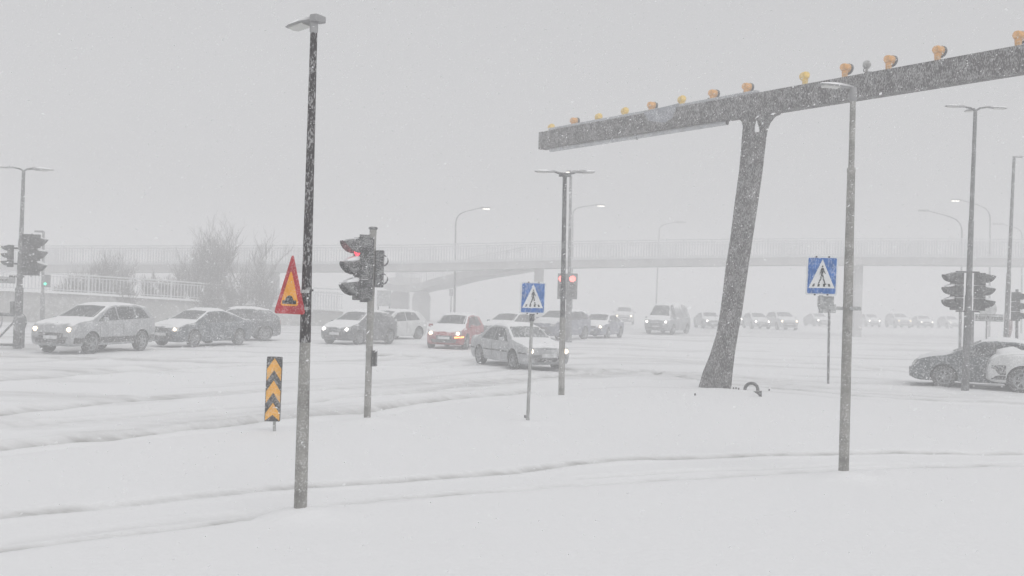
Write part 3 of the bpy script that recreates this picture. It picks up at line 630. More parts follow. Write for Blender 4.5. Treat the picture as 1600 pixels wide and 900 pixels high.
# ------------------------------------------------------------------ the gantry
GL, GCc, GR_ = at(848, 210, 33.6), at(1180, 143, 26.3), at(1600, 72, 20.9)
ztop = 7.62
g0 = gr(1115, 607); g0.z = 0
t = thing('gantry', 'rusty snow-speckled steel gantry, leaning column carrying a long rising beam', 'gantry', g0)
GANTRY = t
pl, pr = Vector((GL.x, GL.y, ztop)), Vector((GR_.x, GR_.y, ztop))
bd_ = (pr - pl).normalized(); bn = Vector((bd_.y, -bd_.x, 0))       # along the beam; its side facing us
if bn.y > 0: bn = -bn
def beam_pt(px, py_dummy=None):
    """point on the beam axis plane seen at column px (top edge)"""
    lo, hi = -.2, 1.4
    for _ in range(50):
        mid = (lo + hi) / 2; q_ = pl + (pr - pl) * mid
        if proj(q_)[0] < px: lo = mid
        else: hi = mid
    return pl + (pr - pl) * lo
o_ = Vector(t.location); BH = .56; BT = .34
e0, e1 = beam_pt(848), beam_pt(1600) + bd_ * 9.0
mb = MB(); segs = 24
prof = [(-.5, 0), (.5, 0), (.5, -1), (-.5, -1)]
def sect(p, hgt, thk): return [p + bn * a * thk - o_ + Vector((0, 0, b2 * hgt)) for a, b2 in prof]
vs = []; 
for i in range(segs + 1): vs += sect(e0.lerp(e1, i / segs), BH, BT)
fs = [(i * 4 + j, i * 4 + (j + 1) % 4, (i + 1) * 4 + (j + 1) % 4, (i + 1) * 4 + j) for i in range(segs) for j in range(4)] + [(0, 1, 2, 3), tuple(segs * 4 + j for j in (3, 2, 1, 0))]
mb.add(vs, fs).build('beam', M['gantry'], t, 30, bevel=.012)
# column: left and right edges read off the photograph, laid in the beam's own plane
LE = [(1085, 608), (1098, 581), (1108.7, 555), (1119, 523), (1124.7, 491), (1129, 459), (1134, 416), (1141, 373), (1147.6, 320), (1155, 267), (1159.5, 213), (1160.5, 200), (1158.5, 192), (1153, 186), (1145, 183)]
RE = [(1141, 609), (1145, 581), (1148, 555), (1153, 523), (1159, 491), (1163.6, 459), (1169.5, 416), (1176, 373), (1184, 320), (1191.5, 267), (1197.5, 213), (1200, 200), (1204, 190), (1211, 181), (1223, 175)]
cosb = bd_; CT = .30
def on_plane(px, py):
    d_ = ray(px, py); q0 = Vector((g0.x + .0, g0.y, 0)); k = (q0 - CAM).dot(bn) / d_.dot(bn); return CAM + d_ * k
axis_top = beam_pt(1180); off = Vector((axis_top.x, axis_top.y, 0))
g_in = off; 
def on_beam_plane(px, py):
    d_ = ray(px, py); k = (Vector((pl.x, pl.y, 0)) - CAM).dot(bn) / d_.dot(bn); return CAM + d_ * k
vs, fs = [], []
for (a, b2), (c_, d_) in zip(LE, RE):
    P1, P2 = on_beam_plane(a, b2), on_beam_plane(c_, d_)
    for _ in range(12):      # both silhouette edges where the photograph has them, thickness included
        e1 = min(proj(P1 + bn * q_ * CT / 2)[0] for q_ in (-1, 1)) - a; e2 = max(proj(P2 + bn * q_ * CT / 2)[0] for q_ in (-1, 1)) - c_
        P1 = P1 - bd_ * e1 * .02; P2 = P2 - bd_ * e2 * .02
    for p, sgn in ((P1, 1), (P1, -1), (P2, -1), (P2, 1)): vs.append(Vector((p.x, p.y, p.z)) + bn * sgn * CT / 2 - o_)
m_ = len(LE)
for i in range(m_ - 1):
    for j in range(4): fs.append((i * 4 + j, i * 4 + (j + 1) % 4, (i + 1) * 4 + (j + 1) % 4, (i + 1) * 4 + j))
fs += [(3, 2, 1, 0), tuple((m_ - 1) * 4 + j for j in range(4))]
for k in range(4): vs[k] = vs[k] - Vector((0, 0, .35))
col_ = MB().add(vs, fs).build('column', M['gantry'], t, 30)
# slit through the head of the column and a step plate below it
slit = [on_beam_plane(a, b2) for a, b2 in ((1182, 185), (1186.5, 199), (1186.5, 208), (1179.5, 209), (1179.5, 196))]
U3 = Vector((0, 0, 1))
sc_pts = [(((p - slit[0]).dot(bd_)), p.z - slit[0].z) for p in slit]
cut = MB().prism(sc_pts, slit[0] - o_, bd_, U3, Vector(((slit[0] - CAM).x, (slit[0] - CAM).y, 0)).normalized(), 2.0).build('cutter', None, t, 0)
bm_ = col_.modifiers.new('cut', 'BOOLEAN'); bm_.object = cut; bm_.solver = 'EXACT'; bpy.context.view_layer.update()
nm_ = bpy.data.meshes.new_from_object(col_.evaluated_get(bpy.context.evaluated_depsgraph_get())); col_.modifiers.clear(); col_.data = nm_
bpy.data.objects.remove(cut)
q1, q2, q3, q4 = [on_beam_plane(a, b2) + bn * (CT / 2 + .02) - o_ for a, b2 in ((1181, 210), (1193, 210), (1160, 480), (1147, 482))]
MB().add([q1, q2, q3, q4] + [p - bn * .05 for p in (q1, q2, q3, q4)], [(0, 1, 2, 3), (7, 6, 5, 4), (0, 4, 5, 1), (1, 5, 6, 2), (2, 6, 7, 3), (3, 7, 4, 0)]).build('cover_plate', M['gantry'], t, 0)
# pipe slung under the free end, pale cap along the top, pale patch
a, b2 = beam_pt(862), beam_pt(1138)
dn = Vector((0, 0, -BH - .06)); rr = .066
MB().tube([a + dn + bn * .02 - o_, b2 + dn + bn * .02 - o_], rr, 16, cap=False).build('slung_pipe', M['gantry_pale'], t)
MB().tube([b2 + dn + bn * .02 - o_ - bd_ * .10, b2 + dn + bn * .02 - o_ + bd_ * .004], rr * .985, 16).build('pipe_mouth_shade', M['lens_dark'], t)  # dark plug painted for the shade inside the open pipe
a, b2 = beam_pt(862), beam_pt(1186)
MB().box((a + b2) / 2 - o_ + bn * .05 + Vector((0, 0, .045)), ((b2 - a).length, .16, .085), (bd_, bn, U3)).build('top_strip', M['gantry_pale'], t, 0, bevel=.02)
P_ = [(1012, 176), (1066, 163), (1057, 186), (1046, 193), (1020, 190)]
pp = [on_beam_plane(*x_) for x_ in P_]
MB().prism([((p - pp[0]).dot(bd_), p.z - pp[0].z) for p in pp], pp[0] - o_ + bn * (BT / 2 + .004), bd_, U3, bn, .008).build('pale_patch', mat('bare_patch', (.26, .275, .31), .6, fleck=.2, fscale=26, var=.15), t, 0)
bt_ = MB()
for px, dp in ((932, .03), (975, .03), (1059, .03), (1108, .03), (1164, .03)): bt_.tube([beam_pt(px) - o_ + bn * .0 + Vector((0, 0, .0)), beam_pt(px) - o_ + Vector((0, 0, .13))], .05, 10)
for px in (998,): bt_.tube([beam_pt(px) - o_ + bn * .05 - Vector((0, 0, BH + .15)), beam_pt(px) - o_ + bn * .05 - Vector((0, 0, BH))], .035, 10)
bt_.build('studs', M['pole_mid'], t)

def beacon(px, py, kind, label, k):
    p = beam_pt(px); p = p + bn * .03
    t = thing('gantry_spotlight', label, 'spotlight', p + Vector((0, 0, 0.0)), 0, 'small spotlights along the top of the gantry beam')
    m_ = M['orange'] if kind == 'o' else M['yellow']; r_ = .105; hgt = .16
    zt = at(px, py, p.y).z - p.z + .035
    yw_ = R(32) if kind == 'o' else R(100)
    A = Vector((math.cos(yw_), math.sin(yw_), -.12)).normalized(); S = Vector((-A.y, A.x, 0)).normalized(); V_ = A.cross(S)
    c = Vector((0, 0, zt + .02))
    MB().tube([(0, 0, -.04), (0, 0, zt - .02)], [.062, .075], 12).build('bracket', m_, t)
    MB().lathe([(-.10, .03), (-.09, .08), (-.04, .10), (.02, .105), (.07, .112), (.075, .118), (.09, .118), (.09, .09), (.07, .085)], c, (A, S, V_), 18).build('housing', m_, t)
    if kind == 'o': MB().lathe([(.09, .119), (.10, .132), (.15, .136), (.16, .125), (.155, .11), (.10, .10), (.09, .10)], c, (A, S, V_), 18).build('hood', M['black_clean'], t)
    MB().lathe([(.075, .001), (.075, .088), (.083, .07), (.088, .001)], c, (A, S, V_), 14).build('lens', M['lens_dark'], t)
ord_ = ['at the free end', 'second', 'third', 'fourth', 'fifth', 'sixth', 'seventh', 'eighth']
spots = [(863, 201, 'y'), (897, 191.5, 'o'), (937, 185, 'y'), (978, 176, 'y'), (1018, 167.5, 'o'), (1067, 158, 'y'), (1114, 149, 'o'), (1167, 139, 'o'), (1259, 122, 'y'), (1321, 109.5, 'o'), (1389.5, 97, 'o'), (1466, 82.5, 'o'), (1592, 60, 'o')]
labs = ['yellow spotlight nearest the free end of the gantry beam', 'orange spotlight second from the free end of the gantry beam', 'yellow spotlight third from the free end of the beam',
        'yellow spotlight fourth from the free end of the beam', 'orange spotlight standing over the pale patch of the beam', 'yellow spotlight just right of the pale patch on the beam',
        'orange spotlight above the open end of the slung pipe', 'orange spotlight at the column head on the gantry', 'yellow spotlight alone between the column and right lamp pole',
        'orange spotlight just left of grey round sensor on the beam', 'orange spotlight just right of grey round sensor on the beam', 'orange spotlight second from the right frame edge on the beam', 'largest orange spotlight on beam, cut by the frame edge']
for k, ((px, py, kd), lb) in enumerate(zip(spots, labs)): beacon(px, py, kd, lb, k)
p = beam_pt(1354); t = thing('gantry_sensor', 'grey round sensor with a bare cable on top of the gantry beam', 'sensor', p)
zt = at(1354, 101, p.y).z - p.z
MB().tube([(0, 0, -.03), (0, 0, zt - .08)], .03, 10).build('stalk', M['steel'], t)
MB().lathe([(-.05, .03), (-.045, .085), (0, .105), (.045, .085), (.05, .03)], (0, 0, zt), (Vector((.2, -.97, .1)).normalized(), Vector((.97, .2, 0)).normalized(), Vector((0, 0, 1))), 20).build('sensor_head', M['steel'], t)
MB().tube(bez(Vector((-.02, -.04, zt - .08)), Vector((-.13, -.05, zt - .10)), Vector((-.10, -.05, zt - .22)), Vector((.0, -.03, zt - .18)), 8) + bez(Vector((.0, -.03, zt - .18)), Vector((.12, -.03, zt - .16)), Vector((.2, -.03, .05)), Vector((.24, -.03, .0)), 8)[1:], .010, 6).build('cable', M['black_clean'], t)

# half-buried ring and bits around the column foot
p = gr(1174, 609); t_ = MB().tube([Vector((.165 * math.cos(a), 0, .165 * math.sin(a) - .02)) for a in [math.pi * (-.1 + 1.2 * i / 18) for i in range(19)]], .042, 10).build('half_buried_ring', M['black_far'])
t_.location = (p.x, p.y, .02); tag(t_, 'dark ring half buried in snow right of the gantry column', 'ring')
p = gr(1185, 619); t_ = MB().prism([(-.12, .06), (.07, .08), (.07, -.12), (.0, -.02)], (0, 0, 0), Vector((1, 0, 0)), Vector((0, 0, 1)), Vector((0, -1, 0)), .08).build('debris_wedge', M['black_far'], None, 0)
t_.location = (p.x, p.y, .05); tag(t_, 'small dark wedge sticking out of snow in front of the ring', 'debris')
p = gr(1108, 611); 
for k, (a, b2) in enumerate(((1146, 608), (1150, 608), (1154, 609), (1086, 617), (1202, 605))):
    p = gr(a, b2); s_ = MB().tube([(0, 0, -.1), (0, 0, .05)], [.022, .02], 8).build('anchor_stub', M['black_far']); s_.location = (p.x, p.y, gz(p.x, p.y) + .0)
    tag(s_, ['first small stub right beside the gantry column foot', 'second small stub right of the gantry column foot', 'third small stub right of the gantry column foot', 'lone small stub in the snow left of the gantry column', 'tiny stub poking out of snow right of the half-buried ring'][k], 'stub')

# ------------------------------------------------------------------ footbridge, ramp and bank wall
BD = 78.0
t = thing('footbridge', 'long pale footbridge with slatted railings crossing the whole background', 'footbridge', (at(800, 480, BD).x, BD, 0))
O_ = Vector(t.location)
def deck_z(px):  # underside of the deck, smooth arch falling to the left
    return float(np.interp(px, [-100, 100, 430, 640, 860, 1050, 1240, 1420, 1600, 1750], [at(-100, 424, BD).z, at(100, 426, BD).z, at(430, 425.5, BD).z, at(640, 424.5, BD).z, at(860, 419.5, BD).z, at(1050, 416.5, BD).z, at(1240, 414.5, BD).z, at(1420, 414.5, BD).z, at(1600, 416.5, BD).z, at(1750, 418.5, BD).z]))
pxs = np.linspace(-60, 1720, 60); dp = [Vector((at(px, 470, BD).x, BD, deck_z(px))) - O_ for px in pxs]
def ribbon(pts, wd, hgt, side=None):
    vs, fs = [], []
    for i, p in enumerate(pts):
        d_ = (pts[min(i + 1, len(pts) - 1)] - pts[max(i - 1, 0)]); d_.z = 0; d_.normalize(); s_ = Vector((-d_.y, d_.x, 0))
        vs += [p + s_ * wd / 2, p - s_ * wd / 2, p - s_ * wd / 2 + Vector((0, 0, hgt)), p + s_ * wd / 2 + Vector((0, 0, hgt))]
    n_ = len(pts)
    for i in range(n_ - 1):
        for j in range(4): fs.append((i * 4 + j, i * 4 + (j + 1) % 4, (i + 1) * 4 + (j + 1) % 4, (i + 1) * 4 + j))
    fs += [(0, 1, 2, 3), tuple((n_ - 1) * 4 + j for j in (3, 2, 1, 0))]
    return vs, fs
MB().add(*ribbon(dp, 3.6, .55)).build('deck', M['concrete'], t, 30)
MB().add(*ribbon([p + Vector((0, -1.75, .55)) for p in dp], .22, .14)).build('deck_edge', M['rail_white'], t, 30)
def railing(pts, h0, H, name, parent, m, slat=.13, post=2.0, rr=.018):
    mb = MB(); L = [0.0]
    for a, b2 in zip(pts, pts[1:]): L.append(L[-1] + (b2 - a).length)
    P_ = np.array([tuple(p) for p in pts]); f = lambda s_: Vector([float(np.interp(s_, L, P_[:, k])) for k in range(3)])
    mb.tube([p + Vector((0, 0, h0 + H)) for p in pts], .05, 6); mb.tube([p + Vector((0, 0, h0 + H * .84)) for p in pts], .025, 5); mb.tube([p + Vector((0, 0, h0 + .1)) for p in pts], .03, 5)
    s_ = 0.0
    while s_ < L[-1]:
        p = f(s_); w_ = rr if (round(s_ / slat) % max(1, round(post / slat))) else .045
        mb.box(p + Vector((0, 0, h0 + H * .46)), (w_ * 2, w_ * 2, H * .86 if w_ < .04 else H)); s_ += slat
    return mb.build(name, m, parent, 0)
for dy in (-1.75, 1.75): railing([p + Vector((0, dy, .55)) for p in dp], .1, 1.3, 'railing', t, M['rail_white'], .21, 2.1, .028)
for px, w_ in ((-20, 1.1), (422, 1.1), (841, .7), (1337, .6)):
    c = at(px, 470, BD); z_ = deck_z(px)
    mb = MB(); mb.box(Vector((c.x, BD, z_ / 2 - .25)) - O_, (w_, 1.2, z_ + .5)); mb.build('pier', M['concrete'], t, 0)
# ramp curling down to the left from the bridge
t = thing('bridge_ramp', 'curved ramp curling down left from the footbridge onto two rounded piers', 'ramp', (at(700, 480, 74).x, 74, 0)); O_ = Vector(t.location)
rp = [(820, 417, 80), (780, 424, 82), (745, 430, 84), (710, 438, 86), (680, 446, 88), (655, 451, 89), (635, 450, 91), (622, 446, 93), (622, 441, 96), (640, 438, 99)]
rv = [at(*q) - O_ for q in rp]; dense = []
for i in range(len(rv) - 1):
    p0_, p1_, p2_, p3_ = rv[max(i - 1, 0)], rv[i], rv[i + 1], rv[min(i + 2, len(rv) - 1)]
    for j in range(6):
        u = j / 6; dense.append(.5 * ((2 * p1_) + (p2_ - p0_) * u + (2 * p0_ - 5 * p1_ + 4 * p2_ - p3_) * u * u + (3 * p1_ - p0_ - 3 * p2_ + p3_) * u ** 3))
MB().add(*ribbon([p - Vector((0, 0, .30)) for p in dense], 2.6, .6)).build('deck', M['paled_ramp_concrete'], t, 30)
railing([p + Vector((0, -1.2, .3)) for p in dense], .05, 1.15, 'railing', t, M['rail_white'], .25, 2.0, .02)
for px, D, w_, yt in ((659, 88.5, 1.5, 454), (626, 92.5, 1.6, 450)):
    c = at(px, yt, D); z_ = c.z
    MB().prism([(-w_ / 2, -.4), (w_ / 2, -.4), (w_ / 2, z_ - .6), (w_ * .42, z_ - .25), (w_ * .25, z_ - .05), (-w_ * .25, z_ - .05), (-w_ * .42, z_ - .25), (-w_ / 2, z_ - .6)], Vector((c.x, c.y, 0)) - O_, Vector((1, 0, 0)), Vector((0, 0, 1)), Vector((0, -1, 0)), 1.0).build('pier', M['paled_ramp_concrete'], t, 30)
# bank wall with a snowy coping, fence on top
WL = [(-70, 451, 60), (0, 454.5, 61), (120, 460, 62), (260, 468, 64), (420, 479, 67), (535, 487, 70)]
wp = [at(*q) for q in WL]; o0 = Vector((wp[0].x, wp[0].y, 0)); t = thing('bank_wall', 'long sloping grey wall with snowy top edge descending behind the left cars', 'wall', o0)
vs, fs = [], []
for p in wp:
    q_ = p - o0; vs += [q_ - Vector((0, 0, p.z + .6)) + Vector((0, -.5, 0)), q_ + Vector((0, .0, 0)), q_ + Vector((0, .4, 0)), q_ + Vector((0, .4, -p.z - .6))]
for i in range(len(wp) - 1):
    for j in range(4): fs.append((i * 4 + j, i * 4 + (j + 1) % 4, (i + 1) * 4 + (j + 1) % 4, (i + 1) * 4 + j))
fs += [(0, 1, 2, 3), tuple((len(wp) - 1) * 4 + j for j in (3, 2, 1, 0))]
MB().add(vs, fs).build('wall_face', M['wall'], t, 0)
MB().add(*ribbon([p - o0 + Vector((0, .05, .002)) for p in wp], .6, .13)).build('snow_coping', M['snow'], t, 30)
t = thing('metal_fence', 'pale slatted fence standing on top of the sloping bank wall', 'fence', o0)
railing([p - o0 + Vector((0, .2, .13)) for p in wp], 0, 1.05, 'fence_bars', t, M['rail_white'], .2, 2.4, .022)
t = thing('metal_fence', 'short barred fence between nearest lamp pole and the middle signal', 'fence', (at(500, 470, 60).x, 60, 0)); o0 = Vector(t.location)
railing([at(488, 486, 60) - o0, at(530, 488, 60) - o0], 0, 1.35, 'fence_bars', t, M['rail_white'], .16, 1.6, .025)

# ------------------------------------------------------------------ bare trees and bushes behind the wall
def bare_tree(label, px, D, H, spread, seed, name='bare_tree', cat='tree', z0=0.0, group=None, trunks=1):
    r = random.Random(seed); base = at(px, 470, D); base.z = z0; t = thing(name, label, cat, base, 0, group)
    tr, cr = MB(), MB()
    def grow(p, d_, L, rad, lev):
        n_ = 3; pts = [p]; rs = [rad]
        for i in range(n_):
            d_ = (d_ + Vector((r.gauss(0, .13), r.gauss(0, .13), .10 + r.gauss(0, .06)))).normalized(); p = p + d_ * L / n_; pts.append(p); rs.append(rad * (1 - .45 * (i + 1) / n_))
        (tr if lev == 0 else cr).tube(pts, rs, 5 if lev < 2 else 3, cap=False)
        if lev >= 5: return
        k = (4, 4, 4, 3, 3)[lev]
        for i in range(k):
            q_ = pts[1 + (i % n_)] if lev else pts[1 + i % 3]
            a = r.uniform(0, 2 * math.pi); sp_ = spread * r.uniform(.5, 1.2)
            nd = (d_ + Vector((math.cos(a) * sp_, math.sin(a) * sp_, r.uniform(-.1, .35)))).normalized()
            grow(q_, nd, L * r.uniform(.58, .8), max(rs[1 + (i % n_)] * .60, .009), lev + 1)
    for k in range(trunks):
        grow(Vector((r.uniform(-.4, .4) * (trunks > 1), r.uniform(-.3, .3), -.3)), Vector((r.uniform(-.35, .35) * (trunks > 1), r.uniform(-.2, .2), 1)).normalized(), H * .34, H * .026, 0)
    tr.build('trunk', M['bark'], t); c_ = cr.build('crown', M['bark'], t, 0)
trees = [(346, 68, 8.0, .62, 3, 3, 'tallest bare tree on the bank, left of nearest lamp pole'), (300, 69, 6.4, .6, 6, 3, 'bare tree on the bank just left of the tallest'),
         (384, 71, 7.4, .55, 8, 2, 'bare tree between the tallest tree and nearest lamp pole'), (155, 66, 5.2, .7, 11, 3, 'bare tree above the silver crossover'), (182, 69, 4.6, .5, 17, 2, 'slender bare tree right of the one above the crossover')]
for px, D, H, sp_, sd_, k, lb in trees: bare_tree(lb, px, D, H, sp_, sd_, trunks=k, z0=.3)
bl = ['low bare bush close right of the green pedestrian light', 'low bare bush over the crossover bonnet', 'low bare bush over the crossover roof', 'low bare bush above the crossover tail', 'low bare bush in the gap of the two bare tree clusters', 'low bare bush left of the tallest tree', 'low bare bush under the tallest tree', 'low bare bush right of the tallest tree', 'low bare bush beside nearest lamp pole']
for k, px in enumerate((105, 135, 170, 205, 238, 272, 322, 372, 412)):
    bare_tree(bl[k], px, 63.5 + (k % 3) * 1.2, 2.9 + .5 * ((k * 7) % 3), .7, 30 + k, 'bare_bush', 'bush', .5, 'low bushes on the bank', 3)
# ------------------------------------------------------------------ cars
def interp(P, x): return float(np.interp(x, [p[0] for p in P], [p[1] for p in P]))
SPEC = {
 'sedan': dict(L=4.35, W=1.70, wb=2.55, wr=.31, T=[(-2.17, .52), (-2.14, .84), (-2.05, .97), (-1.55, 1.01), (-.95, 1.32), (-.55, 1.40), (.05, 1.40), (.35, 1.36), (1.02, .985), (1.5, .90), (1.95, .80), (2.12, .70), (2.17, .48)], B=[(-2.2, .90), (2.2, .80)],
    side=[(-1.18, -.28, -.82, -.30), (-.22, .80, -.24, .30)], ws=(1.04, .985, 1.34), rw=(-1.60, 1.02, 1.30), hood=(1.12, 2.02), roof=(-.75, .18), hl=(.50, .78, .56, .70), gr=(.30, .60, .68), z0=.20),
 'modern_sedan': dict(L=4.55, W=1.76, wb=2.68, wr=.325, T=[(-2.27, .55), (-2.24, .95), (-2.15, 1.05), (-1.75, 1.10), (-1.0, 1.37), (-.5, 1.45), (.0, 1.455), (.3, 1.42), (1.15, 1.04), (1.6, .95), (2.05, .82), (2.2, .68), (2.27, .45)], B=[(-2.3, .98), (2.3, .86)],
    side=[(-1.3, -.25, -.85, -.28), (-.19, .95, -.22, .30)], ws=(1.18, 1.04, 1.40), rw=(-1.8, 1.10, 1.36), hood=(1.25, 2.1), roof=(-.8, .2), hl=(.48, .80, .60, .78), gr=(.36, .52, .70), z0=.20),
 'hatch': dict(L=4.0, W=1.70, wb=2.52, wr=.32, T=[(-2.0, .5), (-1.98, .95), (-1.86, 1.15), (-1.5, 1.42), (-.8, 1.49), (-.1, 1.49), (.2, 1.45), (1.12, 1.05), (1.5, .96), (1.85, .80), (1.96, .66), (2.0, .45)], B=[(-2.0, 1.0), (2.0, .84)],
    side=[(-1.35, -.35, -1.12, -.36), (-.29, .88, -.30, .22)], ws=(1.16, 1.05, 1.43), rw=(-1.90, 1.12, 1.40), hood=(1.2, 1.85), roof=(-1.35, .1), hl=(.46, .78, .60, .78), gr=(.36, .34, .56), z0=.20),
 'crossover': dict(L=4.5, W=1.84, wb=2.69, wr=.36, T=[(-2.25, .6), (-2.23, 1.05), (-2.1, 1.35), (-1.85, 1.60), (-1.0, 1.68), (-.1, 1.68), (.2, 1.63), (1.14, 1.20), (1.65, 1.13), (2.02, 1.03), (2.19, .88), (2.25, .50)], B=[(-2.25, 1.16), (2.25, 1.02)],
    side=[(-1.85, -1.12, -1.55, -1.12), (-1.06, -.12, -1.06, -.15), (-.06, .98, -.07, .28)], ws=(1.18, 1.20, 1.60), rw=(-2.15, 1.22, 1.55), hood=(1.30, 2.02), roof=(-1.7, .1), hl=(.50, .86, .76, .90), gr=(.50, .46, .68), z0=.27),
 'van': dict(L=4.9, W=1.95, wb=3.0, wr=.34, T=[(-2.45, .5), (-2.43, 1.95), (-2.3, 2.1), (-1, 2.16), (1.0, 2.14), (1.25, 2.05), (1.80, 1.25), (2.3, 1.05), (2.42, .85), (2.45, .5)], B=[(-2.45, 1.2), (2.45, 1.0)],
    side=[(.72, 1.52, .74, 1.18)], ws=(1.82, 1.27, 2.02), rw=(-2.5, 1.2, 1.9), hood=(1.9, 2.3), roof=(-2.2, 1.0), hl=(.55, .90, .78, .95), gr=(.50, .50, .72), z0=.25),
}
def body_mesh(sp):
    L, W = sp['L'] / 2, sp['W'] / 2; xs_ = np.unique(np.concatenate([np.linspace(-L, -L + .3, 9), np.linspace(-L + .3, L - .4, 46), np.linspace(L - .4, L, 12)]))
    Tx = np.linspace(-L, L, 400); Ty = np.interp(Tx, [p[0] for p in sp['T']], [p[1] for p in sp['T']])
    k = np.exp(-(np.arange(-9, 10) / 4.0) ** 2); k /= k.sum(); Ty = np.convolve(np.pad(Ty, 9, mode='edge'), k, mode='valid')
    Tf = lambda x: float(np.interp(x, Tx, Ty)); sp['Tf'] = Tf
    def wx(x):
        f = max(0, (x - (L - .95)) / .95); r_ = max(0, (-x - (L - .7)) / .7); return W * (1 - .15 * f ** 2.6 - .10 * r_ ** 2.6 - (.10 * max(0, (abs(x) - (L - .07)) / .07)))
    sp['wx'] = wx
    def section(x):
        zt, w_ = Tf(x), wx(x); e = max(0, (abs(x) - (L - .35)) / .35); zb = sp['z0'] + .10 * e ** 2; B = min(interp(sp['B'], x), zt - .035)
        g_ = max(zt - B, .03); we = w_ * .955 - .34 * g_ - .02; rd = min(.06, g_ * .35)
        P = [(0, zb), (w_ * .7, zb), (w_ * .93, zb + .02), (w_ * .975, zb + .10), (w_ * .995, zb + .22), (w_, zb + (B - zb) * .55), (w_ * .99, zb + (B - zb) * .8), (w_ * .965, B - .02), (w_ * .945, B + .01 * (g_ > .1))]
        for u in (.3, .6): P.append((w_ * .94 + (we - w_ * .94) * u, B + (zt - rd - B) * u))
        P += [(we, zt - rd), (we - .05, zt - rd * .35), (we * .80, zt - .002), (we * .4, zt + .012), (0, zt + .016)]
        return P
    sp['sec'] = section
    mb = MB(); vs, fs = [], []; n_ = None
    for x in xs_:
        P = section(x); ring = [(x, y_, z_) for y_, z_ in P] + [(x, -y_, z_) for y_, z_ in P[-2:0:-1]]
        n_ = len(ring); vs += ring
    m_ = len(xs_)
    for i in range(m_ - 1):
        for j in range(n_): fs.append((i * n_ + j, (i + 1) * n_ + j, (i + 1) * n_ + (j + 1) % n_, i * n_ + (j + 1) % n_))
    fs += [tuple(range(n_)), tuple((m_ - 1) * n_ + j for j in range(n_ - 1, -1, -1))]
    return mb.add(vs, fs)
def patch(bvh, lo, hi, to3, dir_, off, nx_=14, ny_=6, skirt=.02, dome=0.0):
    """outline between two polylines projected along dir_ onto the body; returns MB of a thin conforming shell"""
    lo, hi = np.array(lo, float), np.array(hi, float); d_ = Vector(dir_).normalized(); G = []
    rs = lambda P, u: np.array([np.interp(u, np.linspace(0, 1, len(P)), P[:, k]) for k in range(2)])
    for j in range(ny_ + 1):
        row = []
        for i in range(nx_ + 1):
            u, v = i / nx_, j / ny_; q_ = rs(lo, u) * (1 - v) + rs(hi, u) * v; o_ = Vector(to3(*q_))
            hit, nr, _, dist = bvh.ray_cast(o_, d_)
            if hit is None: row.append(None); continue
            dm = dome * min(1, min(u, 1 - u) * 6, min(v, 1 - v) * 6)
            row.append(hit - d_ * (off + dm))
        G.append(row)
    last = None
    flat = [p for r_ in G for p in r_ if p is not None]
    if not flat: return MB()
    for r_ in G:   # fill misses from neighbours
        for i in range(len(r_)):
            if r_[i] is None:
                c_ = [r_[k] for k in range(len(r_)) if r_[k] is not None]; r_[i] = min(c_, key=lambda p: abs(r_.index(p) - i)).copy() if c_ else flat[0].copy()
    vs = [p for r_ in G for p in r_]; n_ = nx_ + 1; fs = [(j * n_ + i, j * n_ + i + 1, (j + 1) * n_ + i + 1, (j + 1) * n_ + i) for j in range(ny_) for i in range(nx_)]
    bd2 = [i for i in range(n_)] + [j * n_ + nx_ for j in range(1, ny_ + 1)] + [ny_ * n_ + i for i in range(nx_ - 1, -1, -1)] + [j * n_ for j in range(ny_ - 1, 0, -1)]
    k0 = len(vs); vs += [vs[i] + d_ * skirt for i in bd2]
    for a in range(len(bd2)): b2 = (a + 1) % len(bd2); fs.append((bd2[a], bd2[b2], k0 + b2, k0 + a))
    return MB().add(vs, fs)
